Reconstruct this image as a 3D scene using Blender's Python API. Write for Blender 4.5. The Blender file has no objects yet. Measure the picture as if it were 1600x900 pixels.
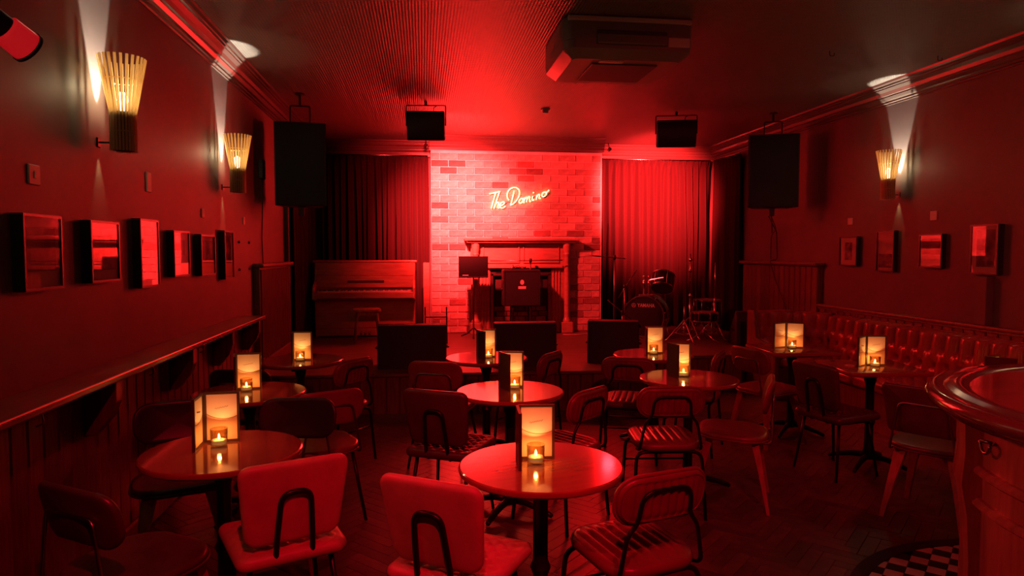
import bpy, bmesh, math, random
from mathutils import Vector, Matrix

random.seed(7)
PI = math.pi
R = math.radians
scene = bpy.context.scene
COL = scene.collection

# ------------------------------------------------------------------ camera, world, light, exposure
cam_d = bpy.data.cameras.new('camera')
cam_d.sensor_width = 36.0
cam_d.lens = 36.0 * 1060 / 1600
cam_d.clip_start = 0.05
cam = bpy.data.objects.new('camera', cam_d)
COL.objects.link(cam)
cam.location = (0, 0, 1.6)
cam.rotation_euler = (R(90 - 3.078), 0, R(-7.513))
scene.camera = cam

w = bpy.data.worlds.new('world')
scene.world = w
w.use_nodes = True
w.node_tree.nodes['Background'].inputs[0].default_value = (0.02, 0.001, 0.003, 1)
w.node_tree.nodes['Background'].inputs[1].default_value = 0.3

vs = scene.view_settings
vs.view_transform = 'Standard'
vs.look = 'None'
vs.exposure = -0.1
vs.gamma = 1.0
vs.use_curve_mapping = False
scene.cycles.use_denoising = True
scene.cycles.max_bounces = 8
scene.cycles.diffuse_bounces = 4
scene.cycles.glossy_bounces = 4
scene.cycles.sample_clamp_indirect = 6.0
scene.cycles.caustics_reflective = False
scene.cycles.caustics_refractive = False

RED = (1.0, 0.004, 0.006)
FLOOD_RED = (1.0, 0.026, 0.027)
HOUSE_RED = (1.0, 0.003, 0.028)
WARM = (1.0, 0.78, 0.44)
AMBER = (1.0, 0.36, 0.085)
POWER = dict(flood_a=(1300, 10500), flood_b=(250, 12000), pin=(210, 190), house=(220, 190, 60),
             sconce_up=240, sconce_in=3.6, candle=1.25, wall_spot=110)


def lamp(name, kind, loc, power, color, parent=None, aim=None, size=60, blend=0.3, radius=0.03):
    d = bpy.data.lights.new(name, kind)
    d.energy = power
    d.color = color
    d.shadow_soft_size = radius
    if kind == 'SPOT':
        d.spot_size = R(size)
        d.spot_blend = blend
    o = bpy.data.objects.new(name, d)
    COL.objects.link(o)
    o.location = loc
    if aim is not None:
        v = Vector(aim) - Vector(loc)
        o.rotation_euler = v.to_track_quat('-Z', 'Y').to_euler()
    if parent:
        o.parent = parent
    return o


# ------------------------------------------------------------------ materials
MATS = {}


def mat(name, color, rough=0.5, metal=0.0, spec=0.5, var=0.0, vscale=8.0, bump=0.0, bscale=40.0,
        stretch=None, objrand=0.0, emit=None, estr=0.0, coat=0.0, sheen=0.0):
    m = bpy.data.materials.new(name)
    m.use_nodes = True
    nt = m.node_tree
    b = nt.nodes['Principled BSDF']
    b.inputs['Base Color'].default_value = (*color, 1)
    b.inputs['Roughness'].default_value = rough
    b.inputs['Metallic'].default_value = metal
    b.inputs['Specular IOR Level'].default_value = spec
    b.inputs['Coat Weight'].default_value = coat
    b.inputs['Coat Roughness'].default_value = 0.08
    if sheen:
        b.inputs['Sheen Weight'].default_value = sheen
    if emit:
        b.inputs['Emission Color'].default_value = (*emit, 1)
        b.inputs['Emission Strength'].default_value = estr
    tc = nt.nodes.new('ShaderNodeTexCoord')
    mp = nt.nodes.new('ShaderNodeMapping')
    nt.links.new(tc.outputs['Object'], mp.inputs[0])
    if stretch:
        mp.inputs['Scale'].default_value = stretch
    last = None
    if var:
        n = nt.nodes.new('ShaderNodeTexNoise')
        n.inputs['Scale'].default_value = vscale
        n.inputs['Detail'].default_value = 5
        nt.links.new(mp.outputs[0], n.inputs['Vector'])
        r = nt.nodes.new('ShaderNodeMapRange')
        r.inputs['From Min'].default_value = 0.3
        r.inputs['From Max'].default_value = 0.7
        r.inputs['To Min'].default_value = 1 - var
        r.inputs['To Max'].default_value = 1 + var
        nt.links.new(n.outputs['Fac'], r.inputs['Value'])
        last = r.outputs[0]
    if objrand:
        oi = nt.nodes.new('ShaderNodeObjectInfo')
        r2 = nt.nodes.new('ShaderNodeMapRange')
        r2.inputs['To Min'].default_value = 1 - objrand
        r2.inputs['To Max'].default_value = 1 + objrand
        nt.links.new(oi.outputs['Random'], r2.inputs['Value'])
        if last is not None:
            mm = nt.nodes.new('ShaderNodeMath')
            mm.operation = 'MULTIPLY'
            nt.links.new(last, mm.inputs[0])
            nt.links.new(r2.outputs[0], mm.inputs[1])
            last = mm.outputs[0]
        else:
            last = r2.outputs[0]
    if last is not None:
        vm = nt.nodes.new('ShaderNodeVectorMath')
        vm.operation = 'SCALE'
        vm.inputs[0].default_value = color
        nt.links.new(last, vm.inputs['Scale'])
        nt.links.new(vm.outputs[0], b.inputs['Base Color'])
    if bump:
        n2 = nt.nodes.new('ShaderNodeTexNoise')
        n2.inputs['Scale'].default_value = bscale
        n2.inputs['Detail'].default_value = 4
        nt.links.new(mp.outputs[0], n2.inputs['Vector'])
        bp = nt.nodes.new('ShaderNodeBump')
        bp.inputs['Strength'].default_value = bump
        bp.inputs['Distance'].default_value = 0.01
        nt.links.new(n2.outputs['Fac'], bp.inputs['Height'])
        nt.links.new(bp.outputs[0], b.inputs['Normal'])
    MATS[name] = m
    return m


mat('wall_paint', (0.145, 0.112, 0.105), rough=0.55, spec=0.3, var=0.10, vscale=2.2, bump=0.12, bscale=9)
mat('cornice_paint', (0.10, 0.07, 0.06), rough=0.28, spec=0.5)
mat('dark_wood', (0.16, 0.085, 0.055), rough=0.36, var=0.3, vscale=6, stretch=(9, 9, 0.8), objrand=0.14, bump=0.08, bscale=20)
mat('shelf_wood', (0.17, 0.09, 0.06), rough=0.3, var=0.3, vscale=5, stretch=(9, 0.8, 9), bump=0.05, bscale=20)
mat('parquet', (0.075, 0.048, 0.036), rough=0.36, var=0.3, vscale=12, objrand=0.35, bump=0.08, bscale=30)
mat('floor_base', (0.03, 0.02, 0.016), rough=0.7, var=0.2)
mat('stage_wood', (0.14, 0.08, 0.055), rough=0.5, var=0.35, vscale=4, stretch=(0.8, 9, 9), bump=0.05)
mat('table_wood', (0.30, 0.08, 0.042), rough=0.13, spec=0.6, var=0.10, vscale=5, stretch=(1.2, 7, 5), coat=0.5)
mat('black_metal', (0.02, 0.018, 0.018), rough=0.33, metal=0.6, var=0.1)
mat('chrome', (0.78, 0.76, 0.74), rough=0.2, metal=1.0)
mat('steel', (0.3, 0.28, 0.27), rough=0.3, metal=1.0)
mat('black_plastic', (0.018, 0.016, 0.018), rough=0.5, var=0.15)
mat('speaker_grille', (0.014, 0.012, 0.015), rough=0.65, bump=0.3, bscale=220)
mat('tolex', (0.022, 0.02, 0.022), rough=0.6, bump=0.25, bscale=150)
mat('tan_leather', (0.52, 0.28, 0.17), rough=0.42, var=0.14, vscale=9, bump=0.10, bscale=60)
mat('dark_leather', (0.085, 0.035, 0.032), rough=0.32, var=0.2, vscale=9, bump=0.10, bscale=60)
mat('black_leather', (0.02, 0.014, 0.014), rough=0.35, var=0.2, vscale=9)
mat('oxblood_vinyl', (0.21, 0.055, 0.05), rough=0.3, var=0.15, vscale=9, bump=0.06, bscale=50)
mat('bench_leather', (0.30, 0.06, 0.05), rough=0.2, var=0.15, vscale=6, bump=0.05, bscale=40)
mat('chair_wood', (0.36, 0.19, 0.11), rough=0.4, var=0.25, vscale=7, stretch=(6, 6, 1))
mat('piano_wood', (0.42, 0.20, 0.12), rough=0.28, var=0.2, vscale=5, stretch=(1, 6, 6))
mat('ivory', (0.75, 0.70, 0.62), rough=0.3)
mat('mortar', (0.68, 0.58, 0.54), rough=0.95, var=0.15, bump=0.3, bscale=60)
mat('brick_clay', (0.50, 0.30, 0.25), rough=0.9, var=0.28, vscale=14, objrand=0.24, bump=0.5, bscale=55)
mat('brick_dark', (0.22, 0.10, 0.08), rough=0.9, var=0.3, vscale=14, objrand=0.3, bump=0.5, bscale=55)
mat('mantel_wood', (0.40, 0.20, 0.14), rough=0.3, var=0.2, vscale=6, stretch=(1, 6, 6))
mat('soot', (0.03, 0.022, 0.02), rough=0.95, bump=0.3)
mat('velvet', (0.024, 0.011, 0.011), rough=0.95, spec=0.05, sheen=0.04, bump=0.05, bscale=150)
mat('black_velvet', (0.035, 0.015, 0.018), rough=0.95, spec=0.1, bump=0.05, bscale=150)
mat('frame_black', (0.025, 0.02, 0.02), rough=0.35)
mat('mat_board', (0.62, 0.54, 0.46), rough=0.9)
mat('plate_white', (0.55, 0.50, 0.46), rough=0.5)
sb_ = mat('slat_birch', (0.80, 0.62, 0.38), rough=0.55)
_nt = sb_.node_tree
_tr = _nt.nodes.new('ShaderNodeBsdfTranslucent')
_tr.inputs[0].default_value = (0.97, 0.78, 0.48, 1)
_mx = _nt.nodes.new('ShaderNodeMixShader')
_mx.inputs[0].default_value = 0.6
_nt.links.new(_nt.nodes['Principled BSDF'].outputs[0], _mx.inputs[1])
_nt.links.new(_tr.outputs[0], _mx.inputs[2])
_nt.links.new(_mx.outputs[0], _nt.nodes['Material Output'].inputs[0])
mat('lamp_core', (0.02, 0.015, 0.012), rough=0.35)
mat('bulb', (1, 0.9, 0.7), emit=(1, 0.82, 0.5), estr=9)
mat('paper', (0.74, 0.66, 0.52), rough=0.8)
mat('ink', (0.04, 0.03, 0.03), rough=0.7)
mat('menu_wood', (0.06, 0.035, 0.025), rough=0.4, var=0.2)
mat('wax', (0.85, 0.74, 0.55), rough=0.5, emit=(1, 0.55, 0.2), estr=0.5)
mat('flame', (1, 0.8, 0.4), emit=(1, 0.72, 0.30), estr=22)
mat('desk_black', (0.006, 0.005, 0.005), rough=0.75, spec=0.15)
mat('neon_glow', (1, 0.8, 0.5), emit=(1.0, 0.62, 0.22), estr=5)
mat('wire_black', (0.015, 0.013, 0.013), rough=0.5)
mat('drum_black', (0.012, 0.01, 0.012), rough=0.12, coat=0.6)
mat('drum_skin', (0.03, 0.027, 0.03), rough=0.35)
mat('drum_skin_white', (0.16, 0.14, 0.13), rough=0.5)
mat('print_white', (0.72, 0.68, 0.64), rough=0.5)
mat('ac_plastic', (0.24, 0.22, 0.21), rough=0.38)
mat('ac_strip', (0.72, 0.66, 0.58), rough=0.4)
mat('ac_grille', (0.10, 0.09, 0.09), rough=0.6)
mat('tile_pale', (0.62, 0.55, 0.50), rough=0.35, var=0.12, objrand=0.1)
mat('tile_black', (0.02, 0.018, 0.02), rough=0.6, spec=0.3)
mat('bar_wood', (0.42, 0.20, 0.13), rough=0.24, var=0.2, vscale=6, stretch=(6, 6, 0.8))
mat('bar_top', (0.36, 0.19, 0.09), rough=0.16, var=0.3, vscale=3, stretch=(1, 5, 5), coat=0.6)
mat('bar_edge', (0.13, 0.06, 0.045), rough=0.12, coat=0.7, var=0.15)
mat('lamp_gel', (0.75, 0.10, 0.09), rough=0.2, coat=0.5, emit=(1, 0.01, 0.02), estr=0.35)
mat('lens_dark', (0.05, 0.01, 0.01), rough=0.1, coat=0.5)
mat('sensor_plastic', (0.5, 0.46, 0.42), rough=0.5)


def glass_mat(name, tint, rough=0.02, base=.045, power=5.0):
    m = bpy.data.materials.new(name)
    m.use_nodes = True
    nt = m.node_tree
    nt.nodes.clear()
    out = nt.nodes.new('ShaderNodeOutputMaterial')
    tr = nt.nodes.new('ShaderNodeBsdfTransparent')
    tr.inputs[0].default_value = (*tint, 1)
    gl = nt.nodes.new('ShaderNodeBsdfGlossy')
    gl.inputs['Roughness'].default_value = rough
    lw = nt.nodes.new('ShaderNodeLayerWeight')
    lw.inputs[0].default_value = 0.5
    pw = nt.nodes.new('ShaderNodeMath')
    pw.operation = 'POWER'
    nt.links.new(lw.outputs['Facing'], pw.inputs[0])
    pw.inputs[1].default_value = power
    fr = nt.nodes.new('ShaderNodeMath')
    fr.operation = 'MULTIPLY_ADD'
    nt.links.new(pw.outputs[0], fr.inputs[0])
    fr.inputs[1].default_value = 0.95
    fr.inputs[2].default_value = base
    mx = nt.nodes.new('ShaderNodeMixShader')
    nt.links.new(fr.outputs[0], mx.inputs[0])
    nt.links.new(tr.outputs[0], mx.inputs[1])
    nt.links.new(gl.outputs[0], mx.inputs[2])
    nt.links.new(mx.outputs[0], out.inputs[0])
    MATS[name] = m


glass_mat('picture_glass', (0.92, 0.92, 0.92))
glass_mat('tumbler_glass', (0.88, 0.76, 0.60), base=.07, power=2.6)


def ceiling_mat():
    m = mat('ceiling_relief', (0.18, 0.15, 0.135), rough=0.42, spec=0.6)
    nt = m.node_tree
    b = nt.nodes['Principled BSDF']
    tc = nt.nodes.new('ShaderNodeTexCoord')
    hs = []
    for axis, sc in (('X', 14.0), ('Y', 11.0)):
        wv = nt.nodes.new('ShaderNodeTexWave')
        wv.wave_type = 'BANDS'
        wv.bands_direction = axis
        wv.wave_profile = 'SIN'
        wv.inputs['Scale'].default_value = sc
        wv.inputs['Distortion'].default_value = 0.6
        wv.inputs['Detail'].default_value = 1.5
        nt.links.new(tc.outputs['Object'], wv.inputs['Vector'])
        hs.append(wv.outputs['Fac'])
    mu = nt.nodes.new('ShaderNodeMath')
    mu.operation = 'MULTIPLY'
    nt.links.new(hs[0], mu.inputs[0])
    nt.links.new(hs[1], mu.inputs[1])
    bp = nt.nodes.new('ShaderNodeBump')
    bp.inputs['Strength'].default_value = 0.8
    bp.inputs['Distance'].default_value = 0.008
    nt.links.new(mu.outputs[0], bp.inputs['Height'])
    nt.links.new(bp.outputs[0], b.inputs['Normal'])


ceiling_mat()


def print_mat(name, seed, dark=(0.05, 0.04, 0.04), light=(0.34, 0.29, 0.25), scale=6.0):
    m = bpy.data.materials.new(name)
    m.use_nodes = True
    nt = m.node_tree
    b = nt.nodes['Principled BSDF']
    b.inputs['Roughness'].default_value = 0.7
    tc = nt.nodes.new('ShaderNodeTexCoord')
    mp = nt.nodes.new('ShaderNodeMapping')
    mp.inputs['Location'].default_value = (seed * 3.1, seed * 1.7, seed)
    nt.links.new(tc.outputs['Object'], mp.inputs[0])
    n = nt.nodes.new('ShaderNodeTexNoise')
    n.inputs['Scale'].default_value = scale
    n.inputs['Detail'].default_value = 6
    nt.links.new(mp.outputs[0], n.inputs['Vector'])
    cr = nt.nodes.new('ShaderNodeValToRGB')
    cr.color_ramp.elements[0].position = 0.38
    cr.color_ramp.elements[0].color = (*dark, 1)
    cr.color_ramp.elements[1].position = 0.68
    cr.color_ramp.elements[1].color = (*light, 1)
    nt.links.new(n.outputs['Fac'], cr.inputs[0])
    nt.links.new(cr.outputs[0], b.inputs['Base Color'])
    MATS[name] = m


for i in range(10):
    print_mat('print_%d' % i, i + 1, scale=[5, 9, 7, 12, 8, 14, 20, 11, 6, 8][i])


# ------------------------------------------------------------------ geometry helpers
def nb():
    return bmesh.new()


def link(o, parent=None):
    COL.objects.link(o)
    if parent is not None:
        o.parent = parent
    return o


def mk(name, bm, m, parent=None, smooth=False, label=None, auto=None):
    me = bpy.data.meshes.new(name)
    bmesh.ops.recalc_face_normals(bm, faces=bm.faces)
    if smooth or auto:
        for f in bm.faces:
            f.smooth = True
    if auto:
        for e in bm.edges:
            if len(e.link_faces) == 2 and e.calc_face_angle(0) > R(auto):
                e.smooth = False
    bm.to_mesh(me)
    bm.free()
    me.materials.append(MATS[m])
    o = bpy.data.objects.new(name, me)
    link(o, parent)
    if label:
        o['label'] = label
    return o


def tag(o, label=None, cat=None, group=None, kind=None):
    if label:
        o['label'] = label
    if cat:
        o['category'] = cat
    if group:
        o['group'] = group
    if kind:
        o['kind'] = kind
    return o


def thing(name, label, cat, loc=(0, 0, 0), rz=0.0, group=None):
    o = bpy.data.objects.new(name, None)
    o.empty_display_size = 0.1
    link(o)
    o.location = loc
    o.rotation_euler = (0, 0, rz)
    return tag(o, label, cat, group)


def struct(name, bm, m, label=None, auto=None):
    return tag(mk(name, bm, m, auto=auto), label=label, kind='structure')


def inst(src, parent, loc=None, rot=None, scale=None):
    o = src.copy()
    link(o, parent)
    if loc is not None:
        o.location = loc
    if rot is not None:
        o.rotation_euler = rot
    if scale is not None:
        o.scale = scale
    return o


def tree(src, parent=None):
    o = src.copy()
    link(o, parent)
    for ch in list(src.children):
        tree(ch, o)
    return o


def box(bm, x0, x1, y0, y1, z0, z1, mtx=None):
    vs_ = [Vector((x, y, z)) for x in (x0, x1) for y in (y0, y1) for z in (z0, z1)]
    if mtx is not None:
        vs_ = [mtx @ v for v in vs_]
    v = [bm.verts.new(p) for p in vs_]
    for f in ((0, 1, 3, 2), (4, 6, 7, 5), (0, 4, 5, 1), (2, 3, 7, 6), (0, 2, 6, 4), (1, 5, 7, 3)):
        bm.faces.new([v[i] for i in f])
    return v


def merge(bm, tmp, mtx=None):
    if mtx is not None:
        bmesh.ops.transform(tmp, matrix=mtx, verts=tmp.verts)
    me = bpy.data.meshes.new('tmp')
    tmp.to_mesh(me)
    tmp.free()
    bm.from_mesh(me)
    bpy.data.meshes.remove(me)


def rbox(bm, x0, x1, y0, y1, z0, z1, bev=0.01, seg=2, mtx=None):
    t = nb()
    box(t, x0, x1, y0, y1, z0, z1)
    bmesh.ops.bevel(t, geom=list(t.edges), offset=bev, segments=seg, profile=0.5, affect='EDGES')
    merge(bm, t, mtx)


def prism(bm, poly, z0, z1, mtx=None, bev=0.0, seg=2):
    """extrude a 2D polygon (x,y) from z0 to z1"""
    t = nb()
    a = [t.verts.new((p[0], p[1], z0)) for p in poly]
    b = [t.verts.new((p[0], p[1], z1)) for p in poly]
    n = len(poly)
    t.faces.new(a[::-1])
    t.faces.new(b)
    for i in range(n):
        t.faces.new([a[i], a[(i + 1) % n], b[(i + 1) % n], b[i]])
    if bev:
        cap = [e for e in t.edges if abs(e.verts[0].co.z - e.verts[1].co.z) < 1e-6]
        bmesh.ops.bevel(t, geom=cap, offset=bev, segments=seg, profile=0.5, affect='EDGES')
    merge(bm, t, mtx)


def rrect(w_, h_, r, n=5, top=None):
    """rounded rectangle polygon centred on the origin; top widens the upper edge"""
    out = []
    for cx, cy, a0 in ((1, 1, 0), (-1, 1, 90), (-1, -1, 180), (1, -1, 270)):
        for k in range(n + 1):
            a = R(a0 + 90 * k / n)
            x = cx * (w_ / 2 - r) + r * math.cos(a)
            y = cy * (h_ / 2 - r) + r * math.sin(a)
            if top:
                x *= 1 + (top - 1) * (y / h_ + 0.5)
            out.append((x, y))
    return out


def tube(bm, pts, r, seg=8, closed=False):
    pts = [Vector(p) for p in pts]
    n = len(pts)
    rings = []
    up = None
    for i, p in enumerate(pts):
        if closed:
            d = pts[(i + 1) % n] - pts[i - 1]
        elif i == 0:
            d = pts[1] - p
        elif i == n - 1:
            d = p - pts[i - 1]
        else:
            d = (pts[i + 1] - p).normalized() + (p - pts[i - 1]).normalized()
        d.normalize()
        if up is None:
            up = Vector((0, 0, 1)) if abs(d.z) < 0.9 else Vector((1, 0, 0))
        s = d.cross(up)
        if s.length < 1e-5:
            s = d.orthogonal()
        s.normalize()
        up = s.cross(d).normalized()
        rr = r[i] if isinstance(r, (list, tuple)) else r
        rings.append([bm.verts.new(p + s * (rr * math.cos(2 * PI * k / seg)) + up * (rr * math.sin(2 * PI * k / seg))) for k in range(seg)])
    m = n if closed else n - 1
    for i in range(m):
        a, b = rings[i], rings[(i + 1) % n]
        for k in range(seg):
            bm.faces.new([a[k], a[(k + 1) % seg], b[(k + 1) % seg], b[k]])
    if not closed:
        bm.faces.new(rings[0][::-1])
        bm.faces.new(rings[-1])


def rnd(pts, rad, n=5):
    """round the corners of a 3D polyline"""
    pts = [Vector(p) for p in pts]
    out = [pts[0]]
    for i in range(1, len(pts) - 1):
        p = pts[i]
        a = (pts[i - 1] - p)
        b = (pts[i + 1] - p)
        r = min(rad, a.length * 0.49, b.length * 0.49)
        pa = p + a.normalized() * r
        pb = p + b.normalized() * r
        for k in range(n + 1):
            t = k / n
            out.append(pa * (1 - t) ** 2 + p * 2 * t * (1 - t) + pb * t ** 2)
    out.append(pts[-1])
    return out


def lathe(bm, prof, seg=32, mtx=None, cap=True):
    """profile (r, z) turned round the z axis"""
    t = nb()
    rings = []
    for r, z in prof:
        if r < 1e-6:
            rings.append([t.verts.new((0, 0, z))])
        else:
            rings.append([t.verts.new((r * math.cos(2 * PI * k / seg), r * math.sin(2 * PI * k / seg), z)) for k in range(seg)])
    for a, b in zip(rings, rings[1:]):
        for k in range(seg):
            k2 = (k + 1) % seg
            if len(a) == 1 and len(b) == 1:
                continue
            if len(a) == 1:
                t.faces.new([a[0], b[k2], b[k]])
            elif len(b) == 1:
                t.faces.new([a[k], a[k2], b[0]])
            else:
                t.faces.new([a[k], a[k2], b[k2], b[k]])
    if cap:
        if len(rings[0]) > 1:
            t.faces.new(rings[0][::-1])
        if len(rings[-1]) > 1:
            t.faces.new(rings[-1])
    merge(bm, t, mtx)


def rod(bm, p0, p1, r0, r1=None, seg=10):
    tube(bm, [p0, p1], [r0, r0 if r1 is None else r1], seg)


def along(p0, p1):
    """matrix taking +z onto the direction p0 -> p1, origin at p0"""
    d = Vector(p1) - Vector(p0)
    return Matrix.Translation(p0) @ d.to_track_quat('Z', 'Y').to_matrix().to_4x4()


def grid(bm, nu, nv, fn, closed_u=False):
    vv = [[bm.verts.new(fn(i / (nu if closed_u else nu - 1), j / (nv - 1))) for j in range(nv)] for i in range(nu)]
    for i in range(nu if closed_u else nu - 1):
        for j in range(nv - 1):
            a, b = vv[i], vv[(i + 1) % nu]
            bm.faces.new([a[j], b[j], b[j + 1], a[j + 1]])
    return vv


def text_mesh(body, size, extrude):
    cu = bpy.data.curves.new('txt', 'FONT')
    cu.body = body
    cu.size = size
    cu.extrude = extrude
    cu.offset = size * 0.02
    cu.align_x = 'CENTER'
    cu.align_y = 'CENTER'
    ob = bpy.data.objects.new('txt', cu)
    COL.objects.link(ob)
    dg = bpy.context.evaluated_depsgraph_get()
    me = bpy.data.meshes.new_from_object(ob.evaluated_get(dg))
    bpy.data.objects.remove(ob)
    bm = nb()
    bm.from_mesh(me)
    bpy.data.meshes.remove(me)
    return bm


# ------------------------------------------------------------------ the room
XL, XR, YF, YB, ZC = -1.65, 4.68, -1.7, 10.75, 3.27
YBR = 10.0          # face of the chimney breast
ZS = 0.40           # stage height
STAGE_EDGE = [(XL, 6.78), (2.35, 6.62), (2.62, 7.47), (XR, 7.47)]


def wall(name, x0, x1, y0, y1, z0, z1, m='wall_paint', label=None):
    b = nb()
    box(b, x0, x1, y0, y1, z0, z1)
    return struct(name, b, m, label)


floor = wall('floor', XL - .1, XR + .1, YF - .1, YB + .1, -0.1, -0.012, 'floor_base', 'dark oak block floor laid in herringbone')
wall('ceiling', XL - .1, XR + .1, YF - .1, YB + .1, ZC, ZC + .1, 'ceiling_relief', 'dark glossy ceiling with embossed relief paper')
wall_left = wall('wall_left', XL - .1, XL, YF, YB, 0, ZC)
wall_right = wall('wall_right', XR, XR + .1, YF, YB, 0, ZC)
wall('wall_back', XL, XR, YB, YB + .1, 0, ZC)
wall('wall_front', XL, XR, YF - .1, YF, 0, ZC)
BX0, BX1 = 0.13, 2.68
chim = wall('wall_chimney', BX0, BX1, YBR, YB, 0, ZC, 'mortar', 'brick chimney breast behind the stage')

# bricks of the chimney breast, one by one
CH, CL = 0.1013, 0.253
brick_src = {}
for kind in ('brick_clay', 'brick_dark'):
    for wd in (CL - 0.011, CL / 2 - 0.011):
        b = nb()
        rbox(b, -wd / 2, wd / 2, -0.012, 0.02, -(CH - 0.011) / 2, (CH - 0.011) / 2, 0.004, 1)
        me = bpy.data.meshes.new('brick')
        bmesh.ops.recalc_face_normals(b, faces=b.faces)
        b.to_mesh(me)
        b.free()
        me.materials.append(MATS[kind])
        brick_src[(kind, wd)] = me
rows = int((3.06 - ZS) / CH)
for r_ in range(rows):
    z = ZS + (r_ + 0.5) * CH
    x = BX0
    half = r_ % 2 == 1
    while x < BX1 - 0.02:
        if half and x == BX0:
            L = CL / 2
        else:
            L = CL if x + CL < BX1 + 0.05 else CL / 2
        L = min(L, CL)
        if x + L > BX1 + 0.02:
            break
        c = x + L / 2
        x += L
        if 0.80 < c < 2.10 and z < 1.66:
            continue
        kind = 'brick_dark' if random.random() < 0.13 else 'brick_clay'
        o = bpy.data.objects.new('brick', brick_src[(kind, L - 0.011)])
        link(o, chim)
        o.location = (c, YBR - random.uniform(0.0, 0.004), z)
        o.rotation_euler = (R(random.uniform(-.4, .4)), R(random.uniform(-.25, .25)), R(random.uniform(-.5, .5)))

# cornices: a moulded profile (distance from wall, height below ceiling)
PROF = [(0, -.20), (.012, -.20), (.012, -.185), (.03, -.18), (.03, -.165), (.045, -.155), (.06, -.13), (.06, -.12), (.075, -.115),
        (.085, -.085), (.11, -.06), (.11, -.05), (.125, -.045), (.125, -.03), (.145, -.02), (.15, 0), (0, 0)]


def cornice(name, p0, p1, nrm, label):
    b = nb()
    p0, p1, nrm = Vector(p0), Vector(p1), Vector(nrm)
    a = [b.verts.new(p0 + nrm * d + Vector((0, 0, ZC + z))) for d, z in PROF]
    c = [b.verts.new(p1 + nrm * d + Vector((0, 0, ZC + z))) for d, z in PROF]
    n = len(PROF)
    b.faces.new(a)
    b.faces.new(c[::-1])
    for i in range(n):
        b.faces.new([a[i], a[(i + 1) % n], c[(i + 1) % n], c[i]])
    return struct(name, b, 'cornice_paint', label)


cornice('trim_1', (XL, YF, 0), (XL, YB, 0), (1, 0, 0), 'moulded cornice along the left wall')
cornice('trim_2', (XR, YF, 0), (XR, YB, 0), (-1, 0, 0), 'moulded cornice along the right wall')
cornice('trim_3', (XL, YB - .2, 0), (BX0 - .0, YB - .2, 0), (0, -1, 0), 'moulded cornice above the left stage curtain')
cornice('trim_4', (BX0 - .02, YBR, 0), (BX1 + .02, YBR, 0), (0, -1, 0), 'moulded cornice above the bricks')
cornice('trim_5', (BX1, YB - .2, 0), (XR, YB - .2, 0), (0, -1, 0), 'moulded cornice above the right stage curtain')
wall('trim_6', XL, BX0, YB - .2, YB, ZC - .22, ZC, 'cornice_paint', 'pelmet board behind the left curtain cornice')
wall('trim_7', BX1, XR, YB - .2, YB, ZC - .22, ZC, 'cornice_paint', 'pelmet board behind the right curtain cornice')
wall('trim_8', XL, XL + .05, 8.47, 8.56, ZS, ZC - .2, 'cornice_paint', 'upright edge strip where the left wall meets the curtain')

# stage platform with boarded front
poly = STAGE_EDGE + [(XR, YB), (XL, YB)]
b = nb()
prism(b, poly, 0.0, ZS - 0.035)
stage = struct('floor_stage', b, 'black_plastic', 'low wooden stage along the back of the room')
b = nb()
prism(b, [(p[0], p[1] - (0.03 if i < 4 else 0)) for i, p in enumerate(poly)], ZS - 0.035, ZS, bev=0.008, seg=1)
mk('stage_deck', b, 'stage_wood', stage)
BOARD = {}


def board_mesh(wd, h, th, m, bev=0.006):
    k = (round(wd, 4), round(h, 4), th, m)
    if k not in BOARD:
        b = nb()
        box(b, -wd / 2, wd / 2, 0, th, 0, h)
        ed = [e for e in b.edges if abs(e.verts[0].co.z - e.verts[1].co.z) > h * .5 and e.verts[0].co.y > th * .5]
        bmesh.ops.bevel(b, geom=ed, offset=bev, segments=1, affect='EDGES')
        me = bpy.data.meshes.new('board')
        bmesh.ops.recalc_face_normals(b, faces=b.faces)
        b.to_mesh(me)
        b.free()
        me.materials.append(MATS[m])
        BOARD[k] = me
    return BOARD[k]


def boards(parent, p0, p1, z0, h, wd, th, m, gap=0.004, name='board'):
    """a run of upright boards from p0 to p1 (xy); they face the left-hand side of the run"""
    p0, p1 = Vector((p0[0], p0[1], 0)), Vector((p1[0], p1[1], 0))
    d = p1 - p0
    n = max(1, round(d.length / wd))
    wd = d.length / n
    a = math.atan2(d.y, d.x)
    for i in range(n):
        o = bpy.data.objects.new(name, board_mesh(wd - gap, h, th, m))
        link(o, parent)
        c = p0 + d * ((i + .5) / n)
        o.location = (c.x, c.y, z0)
        o.rotation_euler = (0, 0, a)


for i in range(3):
    p, q = STAGE_EDGE[i], STAGE_EDGE[i + 1]
    if i == 2:
        q = (3.7, 7.47)
    boards(stage, q, p, 0.0, ZS - .036, 0.13, 0.012, 'dark_wood')

# parquet blocks: herringbone at 45 degrees
BL, BW = 0.29, 0.0725


BAR_O = (1.78, 2.82, 0.97)
TILE_O = (1.845, 3.295, 0.975)


def corner_d(x, y, o):
    """signed distance to an outline with one rounded corner"""
    x0, y1, r = o
    dx, dy = (x0 + r) - x, y - (y1 - r)
    if dx > 0 and dy > 0:
        return math.hypot(dx, dy) - r
    return max(dx, dy) - r


blocks = []
ca, sa = math.cos(PI / 4), math.sin(PI / 4)
NL = 4
for i in range(-75, 75):
    for j in range(-11, 11):
        # row i holds a lengthwise block, column i an upright one, both repeating every 2 * NL units
        for cu, cv, rot in (((i + 2 * NL * j + NL / 2) * BW, (i + .5) * BW, 0),
                            ((i + .5) * BW, (i - 2 * NL + 1 + 2 * NL * j + NL / 2) * BW, 1)):
            blocks.append((1.5 + (cu - cv) * ca, 3.5 + (cu + cv) * sa, rot))
out = []
for x, y, rot in blocks:
    if not (XL + .02 < x < XR - .02 and YF < y < 7.5):
        continue
    if corner_d(x, y, TILE_O) < -0.08:
        continue
    out.append((x, y, rot))


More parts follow.
